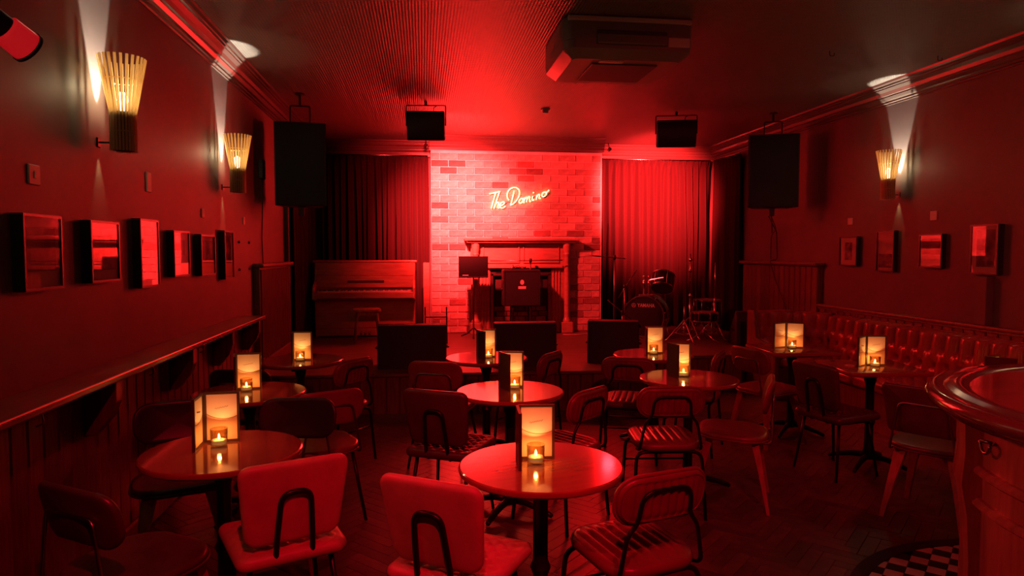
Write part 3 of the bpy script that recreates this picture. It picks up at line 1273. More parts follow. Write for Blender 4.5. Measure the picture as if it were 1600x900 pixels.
def make_chair(name, lab, seat_m, back_m, style):
    t = thing(name, lab, 'chair')
    if style == 'quilted':
        b = nb()
        sm = Matrix.Translation((0, 0, .445)) @ Matrix.Rotation(R(2), 4, 'X')
        pad(b, .47, .45, .045, .055, top=1.06, mtx=sm)
        seat = mk('seat', b, seat_m, t, auto=50)
        b = nb()
        relief(b, .47, .45, .026, quilt_fn(.07, .016), inset=.012, nu=66, nv=60, r=.03, mtx=sm, top=1.06)
        mk('quilted_cover', b, seat_m, seat, smooth=True)
        bm_ = rot_back(12, -.225, .665)
        b = nb()
        pad(b, .40, .345, .05, .042, top=1.17, curve=.28, mtx=bm_)
        bk = mk('backrest', b, back_m, t, auto=50)
        b = nb()
        relief(b, .40, .345, .020, quilt_fn(.075, .009), inset=.014, nu=60, nv=54, r=.035, mtx=bm_, top=1.17, curve=.28)
        mk('quilted_cover', b, back_m, bk, smooth=True)
        b = nb()
        tl_ = math.tan(R(12))
        yb = lambda z: -.225 - (z - .665) * tl_ - .030
        tube(b, rnd([(-.075, -.05, .405), (-.078, yb(.43) + .0, .408), (-.075, yb(.52), .52), (-.06, yb(.715), .715), (.06, yb(.715), .715), (.075, yb(.52), .52), (.078, yb(.43), .408), (.075, -.05, .405)], .05, 6), .0125, 8)
        mk('back_support', b, 'black_metal', t, smooth=True)
        for sx in (-1, 1):
            for sy in (-1, 1):
                b = nb()
                rod(b, (sx * .17, sy * .15, .42), (sx * .215, sy * .215, 0), .0125, .010)
                mk('leg', b, 'black_metal', t, smooth=True)
        b = nb()
        rod(b, (-.17, -.15, .408), (-.17, .15, .408), .011)
        rod(b, (.17, -.15, .408), (.17, .15, .408), .011)
        rod(b, (-.17, .1, .408), (.17, .1, .408), .011)
        rod(b, (-.17, -.1, .408), (.17, -.1, .408), .011)
        mk('seat_frame', b, 'black_metal', t, smooth=True)
        return t
    if style == 'ribbed':
        sm = Matrix.Translation((0, 0, .445)) @ Matrix.Rotation(R(2), 4, 'X')
        b = nb()
        pad(b, .40, .41, .115, .05, mtx=sm)
        seat = mk('seat', b, seat_m, t, auto=50)
        b = nb()
        relief(b, .40, .41, .022, rib_fn(.048, .014), inset=.01, nu=72, nv=24, r=.105, mtx=sm)
        mk('ribbed_cover', b, seat_m, seat, smooth=True)
        bm_ = rot_back(10, -.205, .712)
        b = nb()
        pad(b, .39, .178, .078, .034, curve=.45, mtx=bm_)
        bk = mk('backrest', b, back_m, t, auto=50)
        for sg in (1, -1):
            b = nb()
            relief(b, .39, .178, sg * .0155, (lambda f: (lambda x, y: sg * f(x, y)))(rib_fn(.036, .009)), inset=.012, nu=80, nv=22, r=.066, mtx=bm_, curve=.45)
            mk('ribbed_cover', b, back_m, bk, smooth=True)
        b = nb()
        pl = rrect(.395, .183, .081, 6)
        tube(b, [bm_ @ Vector((x, y, .45 * x * x)) for x, y in pl], .0075, 6, closed=True)
        mk('piping', b, back_m, bk, smooth=True)
        tl_ = math.tan(R(10))
        yb = lambda z: -.205 - (z - .712) * tl_ - .024
        b = nb()
        tube(b, rnd([(-.185, -.12, .412), (-.185, -.20, .43), (-.155, yb(.59), .59), (-.115, yb(.63), .635), (-.105, yb(.75), .75), (.105, yb(.75), .75), (.115, yb(.63), .635), (.155, yb(.59), .59), (.185, -.20, .43), (.185, -.12, .412)], .055, 6), .0085, 8)
        mk('back_support', b, 'black_metal', t, smooth=True)
        for sy in (-1, 1):
            b = nb()
            tube(b, rnd([(-.215, sy * .20, 0), (-.195, sy * .165, .405), (.195, sy * .165, .405), (.215, sy * .20, 0)], .06, 6), .0105, 8)
            mk('leg_loop', b, 'black_metal', t, smooth=True)
            b = nb()
            rod(b, (-.20, sy * .178, .26), (.20, sy * .178, .26), .006)
            mk('stretcher', b, 'black_metal', t, smooth=True)
        return t
    # bent ply and rod chairs
    sm = Matrix.Translation((0, 0, .448)) @ Matrix.Rotation(R(2), 4, 'X')
    b = nb()
    pad(b, .44, .43, .15, .034, mtx=sm)
    seat = mk('seat', b, seat_m, t, auto=50)
    b = nb()
    tube(b, [sm @ Vector((x, y, -.012)) for x, y in rrect(.445, .435, .152, 6)], .006, 6, closed=True)
    mk('piping', b, seat_m, seat, smooth=True)
    bw, bh, br = (.42, .215, .085) if style.startswith('oval') else (.42, .30, .03)
    bz = .70 if style.startswith('oval') else .665
    bm_ = rot_back(13, -.225, bz)
    b = nb()
    pad(b, bw, bh, br, .026, curve=.75, top=1.0 if style.startswith('oval') else 1.12, mtx=bm_)
    mk('backrest', b, back_m, t, auto=50)
    tl_ = math.tan(R(13))
    yb = lambda z: -.225 - (z - bz) * tl_ - .018
    b = nb()
    tube(b, rnd([(-.17, -.08, .428), (-.175, -.235, .425), (-.125, yb(.715) + .008, .715), (.125, yb(.715) + .008, .715), (.175, -.235, .425), (.17, -.08, .428)], .035, 6), .0068, 8)
    mk('back_rod', b, 'steel', t, smooth=True)
    if style.endswith('wood'):
        for sx in (-1, 1):
            for sy in (-1, 1):
                b = nb()
                ring = []
                for z, f, ww in ((.43, 0, .034), (.38, .12, .030), (.25, .45, .022), (0, 1, .013)):
                    cx, cy = sx * (.135 + .075 * f), sy * (.135 + .085 * f)
                    ring.append([b.verts.new((cx + i * ww, cy + j * ww * .7, z)) for i, j in ((-1, -1), (1, -1), (1, 1), (-1, 1))])
                for a, c in zip(ring, ring[1:]):
                    for k in range(4):
                        b.faces.new([a[k], a[(k + 1) % 4], c[(k + 1) % 4], c[k]])
                b.faces.new(ring[0])
                b.faces.new(ring[-1])
                mk('leg', b, 'chair_wood', t)
    else:
        for sx in (-1, 1):
            for sy in (-1, 1):
                b = nb()
                rod(b, (sx * .15, sy * .15, .435), (sx * .21, sy * .215, 0), .011, .009)
                mk('leg', b, 'black_metal', t, smooth=True)
    b = nb()
    tube(b, [(.155 * x, .155 * y, .424) for x, y in ((-1, -1), (1, -1), (1, 1), (-1, 1))], .010, 6, closed=True)
    mk('seat_frame', b, 'black_metal', t)
    return t


proto = {
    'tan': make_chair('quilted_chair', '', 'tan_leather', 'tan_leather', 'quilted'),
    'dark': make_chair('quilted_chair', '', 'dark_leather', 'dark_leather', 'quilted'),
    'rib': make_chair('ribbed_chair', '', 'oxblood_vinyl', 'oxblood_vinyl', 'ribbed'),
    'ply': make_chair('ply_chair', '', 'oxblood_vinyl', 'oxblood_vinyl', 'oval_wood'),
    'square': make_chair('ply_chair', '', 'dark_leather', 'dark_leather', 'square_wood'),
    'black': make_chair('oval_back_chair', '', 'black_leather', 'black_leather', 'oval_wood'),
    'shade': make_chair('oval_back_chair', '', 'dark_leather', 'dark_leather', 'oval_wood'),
    'oval': make_chair('oval_back_chair', '', 'oxblood_vinyl', 'oxblood_vinyl', 'oval_metal'),
}
G = 'chairs around the tables'
# x, y of the seat centre; direction the sitter faces (degrees, 0 = towards the stage, 90 = towards the left wall)
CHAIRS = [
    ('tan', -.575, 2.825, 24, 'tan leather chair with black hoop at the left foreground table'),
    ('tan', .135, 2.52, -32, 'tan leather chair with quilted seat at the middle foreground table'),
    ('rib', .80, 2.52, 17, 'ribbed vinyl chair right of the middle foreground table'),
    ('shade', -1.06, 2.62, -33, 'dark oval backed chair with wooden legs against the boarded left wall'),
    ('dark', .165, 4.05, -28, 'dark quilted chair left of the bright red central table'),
    ('rib', .82, 3.95, 42, 'ribbed chair right of the bright red central table'),
    ('rib', 1.47, 4.00, -6, 'ribbed chair seen squarely from behind with open tube frame'),
    ('rib', 1.60, 5.08, -22, 'shadowed ribbed chair in front of the right stage monitor'),
    ('ply', 1.98, 4.10, 62, 'oval backed wooden legged chair facing left, alone on the open floor'),
    ('ply', 2.88, 5.35, -72, 'wooden legged chair left of the square table at the stage end of the bench'),
    ('rib', 2.17, 5.22, 55, 'small dark chair back right of the table in front of the drum kit'),
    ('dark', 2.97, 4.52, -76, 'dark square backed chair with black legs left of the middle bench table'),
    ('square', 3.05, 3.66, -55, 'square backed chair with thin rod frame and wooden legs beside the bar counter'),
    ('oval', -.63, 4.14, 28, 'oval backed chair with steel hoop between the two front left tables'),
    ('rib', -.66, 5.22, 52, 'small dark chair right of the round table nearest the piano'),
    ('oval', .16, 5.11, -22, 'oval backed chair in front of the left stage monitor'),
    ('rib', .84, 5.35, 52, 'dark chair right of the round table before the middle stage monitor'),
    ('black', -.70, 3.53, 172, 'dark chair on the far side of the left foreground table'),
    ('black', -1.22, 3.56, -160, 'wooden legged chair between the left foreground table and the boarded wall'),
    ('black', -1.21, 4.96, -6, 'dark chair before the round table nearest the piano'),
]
for k, x, y, a, lab in CHAIRS:
    o = clone(proto[k], lab, (x, y, 0), R(a), G)
    if k in ('tan', 'dark'):
        o.scale = (.9, .9, .97)


# ------------------------------------------------------------------ pictures and plates on the walls
def picture(side, y0, y1, z0, z1, depth, border, pr, label):
    """framed picture hung on a side wall: frame, mount, print and glass"""
    sx = 1 if side == 'L' else -1
    t = thing('framed_picture', label, 'picture', (XL if side == 'L' else XR, (y0 + y1) / 2, z0), 0, 'framed pictures')
    w_, h = (y1 - y0) / 2, z1 - z0
    f = .012

    def bx(b, xa, xb, ya, yb, za, zb):
        box(b, min(sx * xa, sx * xb), max(sx * xa, sx * xb), ya, yb, za, zb)
    b = nb()
    bx(b, .001, depth, -w_, -w_ + f, 0, h)
    bx(b, .001, depth, w_ - f, w_, 0, h)
    bx(b, .001, depth, -w_ + f, w_ - f, 0, f)
    bx(b, .001, depth, -w_ + f, w_ - f, h - f, h)
    bx(b, .001, .008, -w_ + f, w_ - f, f, h - f)
    mk('frame', b, 'frame_black', t)
    b = nb()
    bx(b, .008, depth - .012, -w_ + f, w_ - f, f, h - f)
    mo = mk('mount', b, 'mat_board', t)
    l, r, d, u = border
    b = nb()
    bx(b, depth - .012, depth - .0105, -w_ + f + l, w_ - f - r, f + d, h - f - u)
    mk('print', b, 'print_%d' % pr, mo)
    b = nb()
    bx(b, depth - .006, depth - .004, -w_ + f, w_ - f, f, h - f)
    mk('glass_pane', b, 'picture_glass', t)
    return t


P = picture
P('L', 2.990, 3.290, 1.435, 1.757, .05, (.025, .03, .07, .045), 0, 'large framed picture nearest the camera on the left wall')
P('L', 3.556, 3.872, 1.444, 1.754, .05, (.03, .02, .05, .03), 1, 'second framed picture from the camera on the left wall')
P('L', 4.146, 4.420, 1.388, 1.790, .05, (.02, .02, .03, .03), 2, 'tall framed picture reflecting bricks, third on the left wall')
P('L', 4.672, 4.974, 1.433, 1.738, .05, (.06, .06, .13, .05), 3, 'small framed picture with deep white mount, fourth on the left wall')
P('L', 5.222, 5.560, 1.422, 1.726, .05, (.05, .03, .10, .03), 4, 'small framed picture, fifth on the left wall')
P('L', 5.820, 6.084, 1.370, 1.772, .05, (.04, .04, .12, .03), 5, 'narrow framed picture nearest the stage on the left wall')
P('R', 6.764, 7.075, 1.443, 1.762, .05, (.08, .08, .05, .05), 6, 'small picture with broad white mount nearest the stage, right wall')
P('R', 6.185, 6.448, 1.397, 1.808, .05, (.02, .02, .03, .22), 7, 'tall framed picture second from the stage on the right wall')
P('R', 5.557, 5.840, 1.450, 1.760, .05, (.015, .015, .11, .03), 8, 'squarish framed picture third from the stage on the right wall')
P('R', 4.945, 5.225, 1.410, 1.824, .06, (.025, .045, .05, .03), 9, 'tall framed picture nearest the bar on the right wall')


def plate(side, y, z, w_, h, label, cat='plate', name='wall_plate', switch=False):
    sx = 1 if side == 'L' else -1
    t = thing(name, label, cat, (XL if side == 'L' else XR, y, z))
    b = nb()
    rbox(b, min(0, sx * .009), max(0, sx * .009), -w_ / 2, w_ / 2, -h / 2, h / 2, .003, 1)
    mk('cover', b, 'plate_white', t)
    if switch:
        b = nb()
        rbox(b, min(sx * .007, sx * .013), max(sx * .007, sx * .013), -.009, .009, -.016, .016, .002, 1)
        mk('rocker', b, 'plate_white', t)
    return t


plate('L', 3.166, 1.928, .086, .086, 'square light switch above the nearest picture on the left wall', 'switch', 'light_switch', True)
plate('L', 5.417, 1.890, .06, .07, 'small plate above the fifth picture on the left wall')
plate('L', 6.611, 1.886, .06, .07, 'small plate near the stage on the left wall')
plate('R', 6.949, 1.931, .085, .075, 'pale plate above the small picture nearest the stage, right wall')
plate('R', 5.719, 1.930, .085, .085, 'pale plate above the squarish picture on the right wall')
plate('L', 4.40, 2.02, .07, .12, 'dark red plate between the two lit sconces on the left wall')
for y in (6.42, 6.78):
    for z in (1.435, 1.685):
        b = nb()
        lathe(b, [(.011, 0), (.011, .012), (.007, .016), (0, .016)], 10, Matrix.Rotation(PI / 2, 4, 'Y'))
        o = mk('wall_bolt', b, 'frame_black')
        o.location = (XL, y, z)
        tag(o, ('upper' if z > 1.5 else 'lower') + ' black bolt beside the last left picture, the one ' + ('nearer the picture' if y < 6.5 else 'nearer the stage'), 'bolt', 'wall bolts')
b = nb()
rbox(b, XR - .07, XR, 5.03, 5.15, .985, 1.39, .004, 1)
struct('trim_9', b, 'wall_paint', 'upright boxed pipe duct below the last right picture')
jb = thing('junction_box', 'black junction box with cable on the left wall behind the hanging loudspeaker', 'box', (XL, 7.28, 2.44))
b = nb()
rbox(b, 0, .05, -.06, .06, -.1, .1, .008, 1)
mk('case', b, 'black_plastic', jb)
b = nb()
tube(b, [(.025, 0, -.1), (.02, .02, -.4), (.012, .0, -.7), (.012, .03, -.96)], .006, 6)
mk('cable', b, 'wire_black', jb, smooth=True)


# ------------------------------------------------------------------ wall sconces of flared wooden slats
def slat_mesh():
    b = nb()
    prof = [(.060, 0, .0055), (.060, .20, .0055), (.112, .475, .0068)]
    for k in range(len(prof)):
        r_, z, hw = prof[k]
    rings = []
    for r_, z, hw in prof:
        rings.append([b.verts.new(p) for p in ((r_, -hw, z), (r_ + .005, -hw, z), (r_ + .005, hw, z), (r_, hw, z))])
    for a, c in zip(rings, rings[1:]):
        for k in range(4):
            b.faces.new([a[k], a[(k + 1) % 4], c[(k + 1) % 4], c[k]])
    b.faces.new(rings[0][::-1])
    b.faces.new(rings[-1])
    return b


def make_sconce():
    t = thing('wall_sconce', '', 'wall lamp')
    sl = mk('slat', slat_mesh(), 'slat_birch', t)
    n = 26
    for k in range(n):
        a = 2 * PI * k / n
        if abs(a - PI) < R(40):
            continue                                 # open towards the wall
        o = sl if k == 0 else inst(sl, t)
        o.location = (.125, 0, 0)
        o.rotation_euler = (0, 0, a)
    b = nb()
    lathe(b, [(.055, .005), (.055, .19), (.050, .20), (.046, .19), (.046, .005)], 24, Matrix.Translation((.125, 0, 0)), cap=False)
    mk('inner_tube', b, 'lamp_core', t, smooth=True)
    for z, r_ in ((.10, .058), (.36, .088)):
        b = nb()
        tube(b, [(.125 + r_ * math.cos(a_), r_ * math.sin(a_), z) for a_ in [R(-138 + 276 * k / 30) for k in range(31)]], .003, 5)
        mk('ring', b, 'slat_birch', t, smooth=True)
    b = nb()
    rbox(b, 0, .008, -.018, .018, .02, .07, .003, 1)
    rod(b, (.005, 0, .045), (.08, 0, .045), .005)
    mk('wall_mount', b, 'lamp_core', t)
    b = nb()
    lathe(b, [(0, .205), (.014, .21), (.016, .23), (.026, .26), (.024, .285), (.012, .30), (0, .303)], 16, Matrix.Translation((.125, 0, 0)), cap=False)
    mk('bulb', b, 'bulb', t, smooth=True)
    lamp('sconce_glow', 'POINT', (.125, 0, .325), POWER['sconce_in'], WARM, t, radius=.012)
    lamp('sconce_uplight', 'SPOT', (.05, 0, .10), POWER['sconce_up'], (1, .92, .72), t, aim=(.03, 0, 1.0), size=32, blend=.3, radius=.008)
    lamp('sconce_downlight', 'SPOT', (.022, 0, .0), POWER['sconce_up'] * .012, (1, .7, .3), t, aim=(.015, 0, -1), size=42, blend=.6, radius=.012)
    return t


sconce = make_sconce()
SC = [(XL, 3.77, 2.115, 0, 'lit slatted wall sconce on the left wall, the larger nearer one'),
      (XL, 5.955, 2.09, 0, 'lit slatted wall sconce on the left wall, the one nearer the stage'),
      (XR, 6.19, 2.115, 180, 'lit slatted wall sconce on the right wall above the pictures'),
      (XR, 4.00, 2.115, 180, 'slatted wall sconce on the right wall beside the bar, outside the picture'),
      (XL, 1.58, 2.115, 0, 'slatted wall sconce on the left wall beside the camera, outside the picture')]
for x, y, z, a, lab in SC:
    clone(sconce, lab, (x, y, z), R(a), 'slatted wall sconces')

# red gelled spotlight on the left wall
sp = thing('wall_spotlight', 'black spotlight with glowing red lens high on the left wall', 'spotlight', (XL, 2.73, 2.42))
b = nb()
rbox(b, 0, .03, -.05, .05, -.04, .07, .006, 1)
rod(b, (.02, 0, .02), (.10, .0, .02), .012)
mk('wall_bracket', b, 'black_metal', sp)
hm = along((.10, -.10, .045), (.20, .10, -.07)) @ Matrix.Scale(.92, 4)
b = nb()
lathe(b, [(0, -.02), (.04, -.02), (.05, 0), (.052, .13), (0, .13)], 20, hm)
mk('body', b, 'black_metal', sp, auto=40)
b = nb()
lathe(b, [(.050, .131), (.062, .14), (.066, .235), (.058, .24), (.03, .225), (0, .22)], 20, hm, cap=False)
mk('lamp_head', b, 'lamp_gel', sp, auto=40)
b = nb()
lathe(b, [(.060, .232), (.070, .232), (.070, .246), (.060, .246)], 20, hm, cap=False)
mk('lens_rim', b, 'black_metal', sp, auto=40)
_p = Vector((XL, 2.73, 2.42)) + hm @ Vector((0, 0, .27))
lamp('wall_spot', 'SPOT', _p, POWER['wall_spot'], HOUSE_RED, None, aim=(2.0, 2.6, .45), size=75, blend=1.0, radius=.04)


# ------------------------------------------------------------------ hanging loudspeakers
def hung_speaker(x0, x1, y, z0, z1, label, rz):
    cx = (x0 + x1) / 2
    t = thing('hanging_loudspeaker', label, 'loudspeaker', (cx, y, z0), R(rz), 'hanging loudspeakers')
    w_, h = (x1 - x0) / 2, z1 - z0
    b = nb()
    prism(b, [(-w_, 0), (w_, 0), (w_ * .72, .34), (-w_ * .72, .34)], 0, h, bev=.008)
    mk('cabinet', b, 'black_plastic', t)
    b = nb()
    rbox(b, -w_ + .012, w_ - .012, -.008, .004, .012, h - .012, .004, 1)
    mk('grille', b, 'speaker_grille', t)
    b = nb()
    top = ZC - z0
    tube(b, rnd([(-.1, .12, h - .005), (-.1, .12, (h + top) / 2 + .03), (.1, .12, (h + top) / 2 + .03), (.1, .12, h - .005)], .02), .008, 6)
    rod(b, (0, .12, (h + top) / 2 + .03), (0, .12, top), .012)
    lathe(b, [(.05, top - .012), (.05, top)], 16, Matrix.Translation((0, .12, 0)))
    mk('ceiling_bracket', b, 'black_metal', t)
    b = nb()
    rbox(b, -.03, .03, .08, .15, -.10, 0, .006, 1)
    tube(b, [(0, .12, -.1), (.01, .13, -.2), (.02, .2, -.3)], .006, 6)
    mk('cable_socket', b, 'black_plastic', t)
    return t


hung_speaker(-1.52, -1.00, 7.40, 2.08, 2.95, 'big black loudspeaker hanging at the left of the stage', 8)
hung_speaker(3.88, 4.46, 7.70, 2.13, 3.00, 'big black loudspeaker hanging at the right of the stage', -22)
cb = thing('speaker_cable', 'thin black cables running down the right wall below the hanging loudspeaker', 'cable', (0, 0, 0))
b = nb()
tube(b, rnd([(4.19, 7.83, 2.03), (4.50, 8.2, 1.85), (4.655, 8.47, 1.75), (4.655, 8.45, 1.49), (4.54, 8.43, 1.485), (4.545, 8.40, 1.42), (4.59, 8.35, 1.2), (4.59, 8.1, .9), (4.59, 7.97, .66)], .05), .006, 6)
mk('cable', b, 'wire_black', cb, smooth=True)
b = nb()
tube(b, rnd([(4.21, 7.83, 2.05), (4.55, 8.3, 1.9), (4.655, 8.62, 1.8), (4.655, 8.62, 1.5)], .05), .005, 6)
mk('cable', b, 'wire_black', cb, smooth=True)


# ------------------------------------------------------------------ stage flood lights under the ceiling
def flood(cx, y, z0, z1, w_, tilt, rz, label, power, aim, size, blend, wide=0.0):
    t = thing('stage_floodlight', label, 'floodlight', (cx, y, (z0 + z1) / 2), R(rz), 'stage floodlights')
    h = (z1 - z0) / 2
    # bowed housing: profile in y-z extruded along x
    prof = []
    for k in range(9):
        a = -1 + 2 * k / 8
        prof.append((-.03 - .035 * (1 - a * a), a * h))
    for k in range(9):
        a = 1 - 2 * k / 8
        prof.append((.07 + .01 * (1 - a * a), a * h * .96))
    b = nb()
    M = Matrix.Rotation(R(tilt), 4, 'X') @ Matrix(((0, 0, 1, 0), (1, 0, 0, 0), (0, 1, 0, 0), (0, 0, 0, 1)))
    prism(b, prof, -w_ / 2, w_ / 2, M, bev=.006, seg=1)
    mk('housing', b, 'black_plastic', t, auto=40)
    b = nb()
    box(b, -w_ / 2 + .03, w_ / 2 - .03, .079, .084, -h * .85, h * .85, Matrix.Rotation(R(tilt), 4, 'X'))
    mk('lens', b, 'lens_dark', t)
    top = ZC - (z0 + z1) / 2
    b = nb()
    tube(b, rnd([(-w_ / 2 - .012, 0, 0), (-w_ / 2 - .012, 0, top - .045), (w_ / 2 + .012, 0, top - .045), (w_ / 2 + .012, 0, 0)], .015), .007, 6)
    rod(b, (0, 0, top - .045), (0, 0, top), .015)
    tube(b, [(w_ * .2, -.02, h * .9), (w_ * .22, -.05, h + .03), (w_ * .3, -.02, top - .05)], .005, 5)
    mk('yoke', b, 'black_metal', t)
    src = Vector((cx, y, (z0 + z1) / 2)) + (Vector(aim) - Vector((cx, y, (z0 + z1) / 2))).normalized() * .13
    lamp('stage_flood', 'SPOT', src, power[0], FLOOD_RED, None, aim=Vector(aim) + Vector((wide, 0, 0)), size=size[0], blend=blend, radius=.08)
    lamp('stage_flood', 'SPOT', src, power[1], FLOOD_RED, None, aim=aim, size=size[1], blend=blend, radius=.08)
    return t


flood(.05, 7.72, 2.84, 3.16, .415, 8, -6, 'black stage floodlight hanging above the left of the bricks', POWER['flood_a'], (.50, 10.0, 2.18), (112, 58), 1.0, .5)
flood(3.03, 7.90, 2.85, 3.17, .46, 8, -14, 'black stage floodlight hanging in front of the right curtain', POWER['flood_b'], (3.50, 10.3, 2.42), (80, 56), 1.0)

# small pin spots at both ends of the brick cornice
for k, (x, lab) in enumerate(((.06, 'tiny black pin spot at the left end of the brick cornice'), (2.74, 'tiny black pin spot at the right end of the brick cornice'))):
    p = thing('pin_spot', lab, 'spotlight', (x, 9.80, 3.10), 0, 'pin spots on the cornice')
    b = nb()
    lathe(b, [(.0, -.035), (.022, -.035), (.026, .02), (.012, .035), (0, .035)], 14, Matrix.Rotation(R(75), 4, 'X'))
    rod(b, (0, .02, .02), (0, .07, .10), .006)
    mk('head', b, 'black_metal', p, auto=40)
    lamp('pin_light', 'SPOT', (x, 9.74, 3.085), POWER['pin'][k], RED, None, aim=((4.3, 5.6, .3), (-1.4, 5.2, .3))[k], size=80, blend=1.0, radius=.09)

# red house spots on the ceiling over and behind the camera
for k, (x, y, aim, sz, lab) in enumerate((
        (-.05, .25, (-.2, 2.6, .7), 52, 'small red ceiling spot above the front tables, outside the picture'),
        (1.15, .3, (2.1, 3.3, .3), 95, 'small red ceiling spot above the open floor, outside the picture'),
        (3.1, .9, (3.0, 5.2, .5), 80, 'small red ceiling spot over the bar, outside the picture'))):
    p = thing('ceiling_spot', lab, 'spotlight', (x, y, ZC), 0, 'red ceiling spots')
    b = nb()
    rod(b, (0, 0, 0), (0, 0, -.06), .012)
    lathe(b, [(.06, -.004), (.06, 0)], 16)
    v = (Vector(aim) - Vector((x, y, ZC - .1))).normalized()
    lathe(b, [(0, -.07), (.035, -.07), (.05, .05), (.045, .05), (.03, -.03), (0, -.04)], 16, Matrix.Translation((0, 0, -.1)) @ v.to_track_quat('Z', 'Y').to_matrix().to_4x4(), cap=False)
    mk('head', b, 'black_metal', p, auto=40)
    lamp('house_spot', 'SPOT', Vector((x, y, ZC - .1)) + v * .06, POWER['house'][k], HOUSE_RED, None, aim=aim, size=sz, blend=.8, radius=.03)

# ------------------------------------------------------------------ ceiling air conditioner, smoke detector, hooks
ac = thing('ceiling_air_conditioner', 'boxy grey air conditioner mounted under the dark ceiling', 'air conditioner', (1.485, 5.2, 0))
b = nb()
prism(b, rrect(.96, .84, .09, 5), 3.10, 3.265, bev=.015)
# bevelled lower hull
o1, o2 = rrect(.96, .84, .09, 5), rrect(.80, .70, .05, 5)
r0 = [b.verts.new((x, y, 3.10)) for x, y in o1]
r1 = [b.verts.new((x, y, 3.045)) for x, y in [(p[0] * .985, p[1] * .985) for p in o1]]
r2 = [b.verts.new((x, y, 2.985)) for x, y in o2]
for a, c in ((r0, r1), (r1, r2)):
    for k in range(len(a)):
        b.faces.new([a[k], a[(k + 1) % len(a)], c[(k + 1) % len(a)], c[k]])
b.faces.new(r2)
mk('casing', b, 'ac_plastic', ac, auto=35)
b = nb()
rbox(b, -.455, .455, -.435, -.40, 3.232, 3.264, .004, 1)
mk('top_strip', b, 'ac_strip', ac)
b = nb()
rbox(b, -.25, .27, -.435, -.40, 3.07, 3.17, .006, 1)
mk('front_vent', b, 'ac_grille', ac)
b = nb()
rbox(b, -.245, .265, -.448, -.43, 3.075, 3.14, .006, 1, )
mk('louvre', b, 'ac_plastic', ac)
b = nb()
rbox(b, .28, .44, -.430, -.41, 3.07, 3.135, .004, 1)
mk('badge_panel', b, 'ac_strip', ac)
b = nb()
rbox(b, -.24, .26, -.25, .24, 2.975, 2.99, .004, 1)
g = mk('intake_grille', b, 'ac_grille', ac)
b = nb()
rbox(b, -.20, -.02, -.335, -.285, 2.975, 2.99, .003, 1)
mk('control_panel', b, 'ac_strip', ac)
sd = thing('smoke_detector', 'small round smoke detector on the ceiling above the stage front', 'smoke detector', (1.44, 7.93, ZC))
b = nb()
lathe(b, [(.055, 0), (.055, -.015), (.048, -.022), (0, -.022)], 20, cap=False)
mk('base', b, 'sensor_plastic', sd, auto=40)
b = nb()
lathe(b, [(.04, -.022), (.034, -.05), (.02, -.056), (0, -.056)], 20, cap=False)
mk('sensor_head', b, 'sensor_plastic', sd, auto=40)
for x, y, lab in ((3.40, 5.36, 'small ceiling hook in the dark right part of the ceiling'), (4.40, 5.37, 'small ceiling hook close to the right cornice')):
    b = nb()
    tube(b, rnd([(-.02, 0, 0), (-.02, 0, -.04), (.02, 0, -.04), (.02, 0, -.015)], .012), .004, 6)
    o = mk('ceiling_hook', b, 'black_metal', smooth=True)
    o.location = (x, y, ZC)
    tag(o, lab, 'hook', 'ceiling hooks')


# ------------------------------------------------------------------ neon sign, lettering as bent glass tube
def spline(pts, n=6):
    """Catmull-Rom through 2D points"""
    P_ = [pts[0]] + list(pts) + [pts[-1]]
    out = []
    for i in range(1, len(P_) - 2):
        p0, p1, p2, p3 = P_[i - 1:i + 3]
        for k in range(n):
            t = k / n
            out.append(tuple(.5 * (2 * p1[c] + (p2[c] - p0[c]) * t + (2 * p0[c] - 5 * p1[c] + 4 * p2[c] - p3[c]) * t * t + (3 * p1[c] - p0[c] - 3 * p2[c] + p3[c]) * t ** 3) for c in (0, 1)))
    out.append(pts[-1])
    return out


LET = [
    ('letter_t', [[(524, 414), (550, 408), (580, 401), (606, 394)], [(574, 402), (562, 440), (550, 482), (538, 526)]]),
    ('letter_h', [[(603, 397), (588, 440), (572, 490), (558, 528)], [(566, 503), (580, 482), (594, 479), (596, 492), (590, 508), (592, 522), (602, 520)]]),
    ('letter_e', [[(608, 505), (630, 497), (640, 482), (630, 474), (614, 484), (606, 503), (612, 520), (628, 522), (648, 506)]]),
    ('letter_d', [[(716, 388), (708, 425), (698, 465), (688, 500)], [(676, 462), (664, 440), (663, 408), (680, 378), (708, 363), (738, 366), (757, 386), (756, 420), (738, 458), (712, 486), (688, 500)]]),
    ('letter_o', [[(776, 446), (760, 456), (754, 474), (764, 484), (780, 474), (787, 456), (776, 446), (790, 450)]]),
    ('letter_m', [[(798, 440), (796, 462), (792, 482)], [(795, 464), (808, 440), (818, 440), (816, 460), (812, 474)], [(816, 458), (830, 434), (840, 436), (837, 456), (838, 470), (848, 466)]]),
    ('letter_i', [[(862, 428), (858, 446), (860, 460), (874, 456)], [(866, 404), (870, 398)]]),
    ('letter_n', [[(894, 420), (892, 438), (888, 456)], [(891, 440), (906, 416), (916, 416), (914, 434), (914, 446), (924, 444)]]),
    ('letter_o', [[(958, 394), (942, 402), (934, 420), (942, 432), (960, 424), (970, 406), (962, 394), (976, 394), (990, 378)]]),
]
ns = thing('neon_sign', 'glowing yellow neon script sign reading The Domino on the bricks', 'neon sign', (0, 0, 0))
NY = 9.945
for nm, strokes in LET:
    b = nb()
    for st in strokes:
        sp_ = spline(st)
        tube(b, [(.979 + (u - 525) * .00190, NY, 2.450 - (v - 410) * .00188) for u, v in sp_], .0068, 8)
    mk(nm, b, 'neon_glow', ns, smooth=True)
